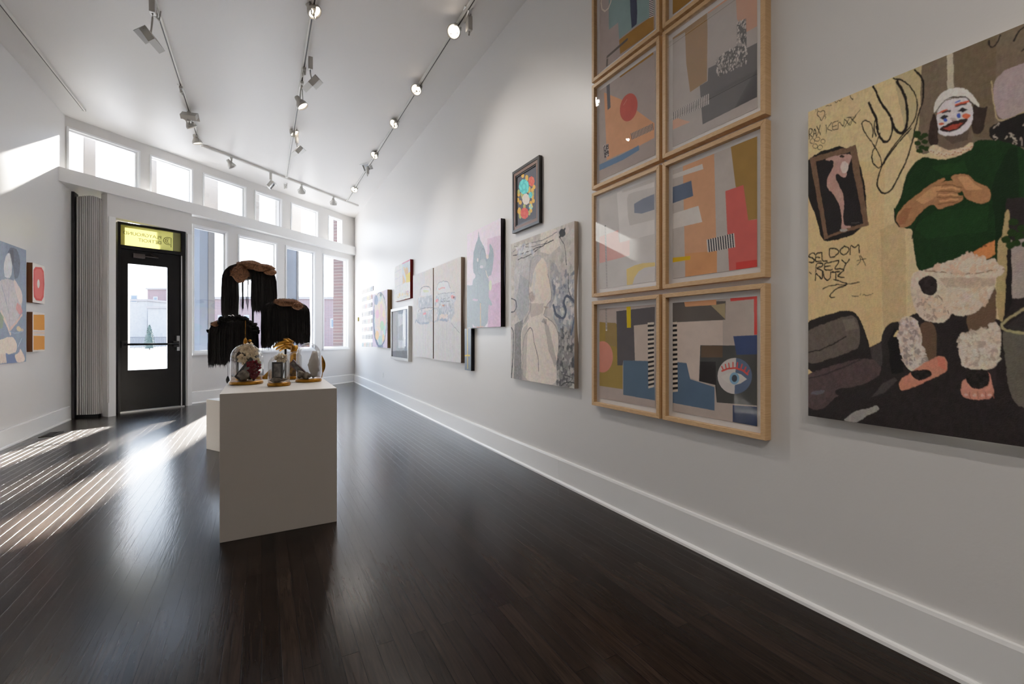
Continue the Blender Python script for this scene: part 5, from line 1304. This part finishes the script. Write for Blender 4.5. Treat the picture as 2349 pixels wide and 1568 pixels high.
flowers(o_(c,0,.025), z, [(-.022,0,.145),(.0,0,.155),(.022,0,.148),(-.012,0,.132),(.014,0,.13)], CREAM, 'cluster of cream flowers above the portrait frame', 'cream_flowers', r=.017)
c, R, z, h = jar(708, 874.5, 682, 735, 786, 'large glass bell jar with a slanted mauve frame, at the right front')
leaning(o_(c,-.01,.0), z, .04, .15, 0, 'mauve edged frame slanting down to the right inside the right bell jar', MAUVE, TIN, side=-.78, th=.014, off=(JX.x*.0,JX.y*.0))
stone(o_(c,.02,.035), z, .042, mat('pale_lump', (206,200,192), .8, bump=.3), 'pale tall lump behind the slanted frame in the right bell jar', 8, (.9,.7,1.8))
stone(o_(c,-.04,-.02), z, .028, STONE, 'grey pebble at the left foot of the slanted frame', 9)
stone(o_(c,.01,-.045), z, .026, STONE, 'brown pebble in front of the slanted frame', 12)
c, R, z, h = jar(588, 869.2, 572, 604, 806, 'narrow bell jar standing behind the large left one')
leaning(o_(c,.0,-.01), z, .03, .10, 0, 'thin dark frame tilted inside the narrow rear bell jar', DKF, TIN, side=-.35)
stone(o_(c,.0,.03), z, .024, STONE, 'small dark stone inside the narrow rear bell jar', 15)
c, R, z, h = jar(676, 868.6, 661, 692, 806, 'narrow rear bell jar holding a gilded box, left of the right jar')
mb = MB().box((-.030,-.018,0),(.030,.018,.084), None, Matrix.Rotation(-TH,4,'Z'), bev=.002); o = mb.build('gilded_box', mat('dark_gilded_box', (70,56,40), .45, metal=.4, noise=((150,110,50), 40, (1,1,1)))); o.location = (c.x,c.y,z); tag(o, 'small dark gilded upright box inside the rear bell jar', 'box')
# gold leaf and gold shell on the pedestal
g = on_z(741, 866.5, ZP)
root = thing('gold_leaf', (g.x,g.y,ZP), 'tall curled gold leaf standing at the back right corner of the pedestal', 'ornament')
Zg = g.x*ST+g.y*CT; mb = MB()
pts = []
for i in range(15):
    t = i/14; x = 736+4*math.sin(t*3.0)+1.5; y = 866-t*51; w = 5.5*math.sin(max(0,(t-.18)/.82)*3.14)**.8*Zg/F/2 if t > .2 else .002
    p = at_depth(x, y, Zg); p.z = max(p.z, ZP+.001); pts.append((p,w))
for s in (-1,1):
    L = [mb.bm.verts.new(p) for p, w in pts]; Rr = [mb.bm.verts.new(p+JX*w*s*1.6+JY*w*.8) for p, w in pts]
    for i in range(14): mb.bm.faces.new((L[i],Rr[i],Rr[i+1],L[i+1]))
mb.tube([p for p, w in pts], .0025, 6); child(mb, 'leaf_blade', M['gold'], root)
g = on_z(612, 868.5, ZP)
mb = MB().lathe([(0,0),(.034,0),(.036,.006),(.03,.02),(.022,.035),(.012,.052),(.004,.064),(0,.066)],(0,0,0),20, None, Matrix.Rotation(.0,4,'Z'))
for v in mb.bm.verts: v.co.x += v.co.z*.35
o = mb.build('gold_cone', M['gold']); o.location = (g.x,g.y,ZP); tag(o, 'small gold cone shaped ornament between the left and middle bell jars', 'ornament')
# ------------------------------------------------------------------ outside the windows
def pale(name, c, c2=None, sc=4, st=(1,1,1)): return mat(name, c, .85, noise=(c2 or c, sc, st))
GR = pale('sunlit_pavement', (150,150,152), (130,132,136), 1.2)
structure(MB().prism([(-60,8.6),(60,11.5),(90,190),(-90,190)], -.18, -.12), 'ground_outside', GR)
o_plan = lambda x, dist_y: at_depth(x, HY, dist_y)
def brick_mat(name, c1, c2, mort):
    m = mat(name, c1, .9); nt = m.node_tree; tc = [n for n in nt.nodes if n.type == 'TEX_COORD'][0]
    br = nt.nodes.new('ShaderNodeTexBrick'); br.inputs['Scale'].default_value = 1; br.inputs['Brick Width'].default_value = .22; br.inputs['Row Height'].default_value = .075; br.inputs['Mortar Size'].default_value = .008
    br.inputs['Color1'].default_value = lin(c1)+[1]; br.inputs['Color2'].default_value = lin(c2)+[1]; br.inputs['Mortar'].default_value = lin(mort)+[1]
    sx = nt.nodes.new('ShaderNodeSeparateXYZ'); ad = nt.nodes.new('ShaderNodeMath'); cb = nt.nodes.new('ShaderNodeCombineXYZ')
    nt.links.new(tc.outputs['Object'], sx.inputs[0]); nt.links.new(sx.outputs[0], ad.inputs[0]); nt.links.new(sx.outputs[1], ad.inputs[1]); nt.links.new(ad.outputs[0], cb.inputs[0]); nt.links.new(sx.outputs[2], cb.inputs[1])
    nt.links.new(cb.outputs[0], br.inputs['Vector']); nt.links.new(br.outputs[0], nt.nodes['Principled BSDF'].inputs['Base Color']); return m
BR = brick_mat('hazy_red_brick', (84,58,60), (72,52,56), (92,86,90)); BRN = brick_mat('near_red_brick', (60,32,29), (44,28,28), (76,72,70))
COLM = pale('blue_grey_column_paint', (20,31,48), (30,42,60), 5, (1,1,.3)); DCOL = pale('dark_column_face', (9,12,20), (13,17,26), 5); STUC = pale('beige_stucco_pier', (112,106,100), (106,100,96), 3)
# porch columns just outside the glass
def column(x0, x1, xm, dist, label, m1=COLM, m2=DCOL):
    s0, s1 = S(x0,700)[0], S(x1,700)[0]
    q0 = on_v(x0,700, O+NB*dist, E)[0]; q1 = on_v(x1,700, O+NB*dist, E)[0]; qm = on_v(xm,700, O+NB*dist, E)[0]
    root = thing('porch_column', (O.x+NB.x*dist+E.x*q0, O.y+NB.y*dist+E.y*q0, -.12), label, 'column', 'columns outside the windows')
    child(MB().box((q0,dist,-.12),(q1,dist+.25,2.95),None,SM), 'shaft', m1, root)
    child(MB().box((q0-.02,dist-.02,2.95),(q1+.06,dist+.27,4.3),None,SM), 'beige_top', STUC, root)  # upper part of the column, the glare on it put into the beige colour
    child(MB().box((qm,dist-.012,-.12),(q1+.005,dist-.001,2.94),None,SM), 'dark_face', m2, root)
    child(MB().box((q0-.03,dist-.03,-.12),(q1+.03,dist+.27,.12),None,SM), 'column_base', m1, root)
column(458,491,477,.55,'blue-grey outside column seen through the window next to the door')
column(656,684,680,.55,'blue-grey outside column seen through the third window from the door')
for k, (xa, xb) in enumerate(((152,193.5),(194,219.5),(344,360),(584,595))):
    a0, a1 = on_v(xa,400,O+NB*.5,E)[0], on_v(xb,400,O+NB*.5,E)[0]
    mb = MB(); mb.box((a0,.5,2.95),(a1,.72,4.3),None,SM); structure(mb, 'pier_outside', STUC)
q0 = on_v(783.5,700, O+NB*.5, E)[0]
o = MB(); o.box((q0,.5,-.12),(q0+.9,.75,4.0),None,SM); structure(o, 'pier_outside', BRN)['kind'] = 'structure'
# far buildings
def building(name, x0, x1, ytop, Z, depth, m, label, wins=()):
    a, b = at_depth(x0,HY,Z), at_depth(x1,HY,Z); zt = CAMZ+(HY-ytop)*Z/F
    d = Vector((b.x-a.x,b.y-a.y)); L = d.length; d.normalize(); mt = frame_mtx((a.x,a.y), d)
    root = thing(name, (a.x,a.y,-.12), label, 'building')
    child(MB().box((0,0,-.12),(L,depth,zt),None,mt), 'wall', m, root)
    child(MB().box((-.15,-.15,zt),(L+.15,depth+.15,zt+.25),None,mt), 'parapet', pale('parapet_stone', (96,92,94)), root)
    for (wx0,wy0,wx1,wy1) in wins:
        s0 = (wx0-x0)/(x1-x0)*L; s1 = (wx1-x0)/(x1-x0)*L; za = CAMZ+(HY-wy1)*Z/F; zb = CAMZ+(HY-wy0)*Z/F
        w = child(MB().box((s0,-.04,za),(s1,.0,zb),None,mt), 'window_frame', pale('outside_window_frame', (112,112,114)), root)
        child(MB().box((s0+.12,-.05,za+.12),(s1-.12,-.041,zb-.12),None,mt), 'pane', pale('pale_pane', (66,78,94)), root)
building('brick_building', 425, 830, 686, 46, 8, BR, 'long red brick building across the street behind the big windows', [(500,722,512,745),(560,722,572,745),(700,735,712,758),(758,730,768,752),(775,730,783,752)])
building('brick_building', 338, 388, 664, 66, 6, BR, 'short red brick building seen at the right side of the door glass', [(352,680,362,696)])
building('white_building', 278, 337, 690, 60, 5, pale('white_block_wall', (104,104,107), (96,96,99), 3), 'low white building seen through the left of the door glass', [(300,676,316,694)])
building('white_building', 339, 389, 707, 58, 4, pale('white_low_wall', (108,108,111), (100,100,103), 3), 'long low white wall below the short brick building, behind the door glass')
# clipped conifer beyond the door
g = on_z(343, 802, -.12); Zg = g.x*ST+g.y*CT
root = thing('conifer', (g.x,g.y,-.12), 'dark green cone shaped evergreen standing outside the door glass', 'tree')
Hh = (802-748)*Zg/F; Rr = 13*Zg/F
mb = MB(); rr = random.Random(4)
for i in range(1500):
    t = rr.random()**.8; r = Rr*(1-t)**.75*rr.uniform(.75,1.05); a = rr.uniform(0,6.28); p = Vector((g.x+r*math.cos(a), g.y+r*math.sin(a), -.02+Hh*t)); s = Rr*.14
    u1 = Vector((rr.uniform(-1,1),rr.uniform(-1,1),rr.uniform(-.3,1))).normalized()*s; w1 = u1.cross(Vector((math.cos(a),math.sin(a),.2))).normalized()*s*.4
    mb.bm.faces.new([mb.bm.verts.new(q) for q in (p-w1,p+w1,p+u1)])
child(mb, 'foliage', pale('hazy_evergreen', (54,68,60), (36,50,44), 6), root)
child(MB().lathe([(Rr*.62,0.1),(Rr*.5,Hh*.4),(0,Hh*.9)],(g.x,g.y,-.1),12), 'inner_foliage', pale('evergreen_shade', (36,48,44)), root)
child(MB().tube([(g.x,g.y,-.13),(g.x,g.y,.2)], Rr*.09, 8), 'trunk', pale('bark', (90,76,66)), root)
# street fence
a, b = on_z(286,801,-.12), on_z(384,797,-.12)
root = thing('railing', (a.x,a.y,-.12), 'thin dark street railing beyond the door glass', 'railing')
d = (b-a); L = d.length; d.normalize(); mt = frame_mtx((a.x,a.y),(d.x,d.y)); mb = MB()
for i in range(40): mb.box((L*i/39-.02,-.02,-.12),(L*i/39+.02,.02,1.0),None,mt)
child(mb, 'baluster', pale('rail_grey', (56,60,68)), root)
child(MB().box((0,-.03,.93),(L,.03,1.0),None,mt).box((0,-.03,0.02),(L,.03,.08),None,mt), 'rail', pale('rail_grey2', (56,60,68)), root)
# ------------------------------------------------------------------ light
SUN_AZ = 9.6; SUN_EL = 23.6
s = math.radians(SUN_AZ); e = math.radians(SUN_EL)
sd_ = Vector((-math.sin(s)*math.cos(e), -math.cos(s)*math.cos(e), -math.sin(e)))
L = bpy.data.lights.new('sun','SUN'); L.energy = 165; L.angle = math.radians(1.2); L.color = (1,.93,.82)
o = bpy.data.objects.new('sun', L); COL.objects.link(o); o.rotation_euler = sd_.to_track_quat('-Z','Y').to_euler()
w = bpy.data.worlds.new('sky'); SC.world = w; w.use_nodes = True; nt = w.node_tree; bg = nt.nodes['Background']
tc = nt.nodes.new('ShaderNodeTexCoord'); sx = nt.nodes.new('ShaderNodeSeparateXYZ'); cr = nt.nodes.new('ShaderNodeValToRGB')
nt.links.new(tc.outputs['Generated'], sx.inputs[0]); nt.links.new(sx.outputs[2], cr.inputs[0])
cr.color_ramp.elements[0].position = 0; cr.color_ramp.elements[0].color = (.93,.97,1,1); cr.color_ramp.elements[1].position = .7; cr.color_ramp.elements[1].color = (.5,.7,1,1)
nt.links.new(cr.outputs[0], bg.inputs['Color']); bg.inputs['Strength'].default_value = 14.5
# ------------------------------------------------------------------ camera
cam = bpy.data.cameras.new('camera'); cam.sensor_width = 36; cam.lens = F*36/2349; cam.shift_y = -(784-HY)/2349; cam.clip_start = .05; cam.clip_end = 300
co = bpy.data.objects.new('camera', cam); COL.objects.link(co); co.location = (0,0,CAMZ); co.rotation_euler = (math.pi/2, 0, -TH); SC.camera = co
SC.view_settings.view_transform = 'Standard'; SC.view_settings.look = 'None'; SC.view_settings.exposure = 0; SC.view_settings.gamma = 1.1
vs = SC.view_settings; vs.use_curve_mapping = True; cm = vs.curve_mapping; cm.white_level = (2.2,2.2,2.2)
cc = cm.curves[3]
for x, y in ((.045,.1),(.136,.285),(.227,.44),(.364,.62),(.545,.80),(.727,.91)): cc.points.new(x, y)
cm.update()
SC.cycles.use_denoising = True; SC.cycles.max_bounces = 10; SC.cycles.diffuse_bounces = 6; SC.cycles.transparent_max_bounces = 24; SC.cycles.glossy_bounces = 5
SC.cycles.sample_clamp_indirect = 30; SC.cycles.caustics_reflective = False; SC.cycles.caustics_refractive = False
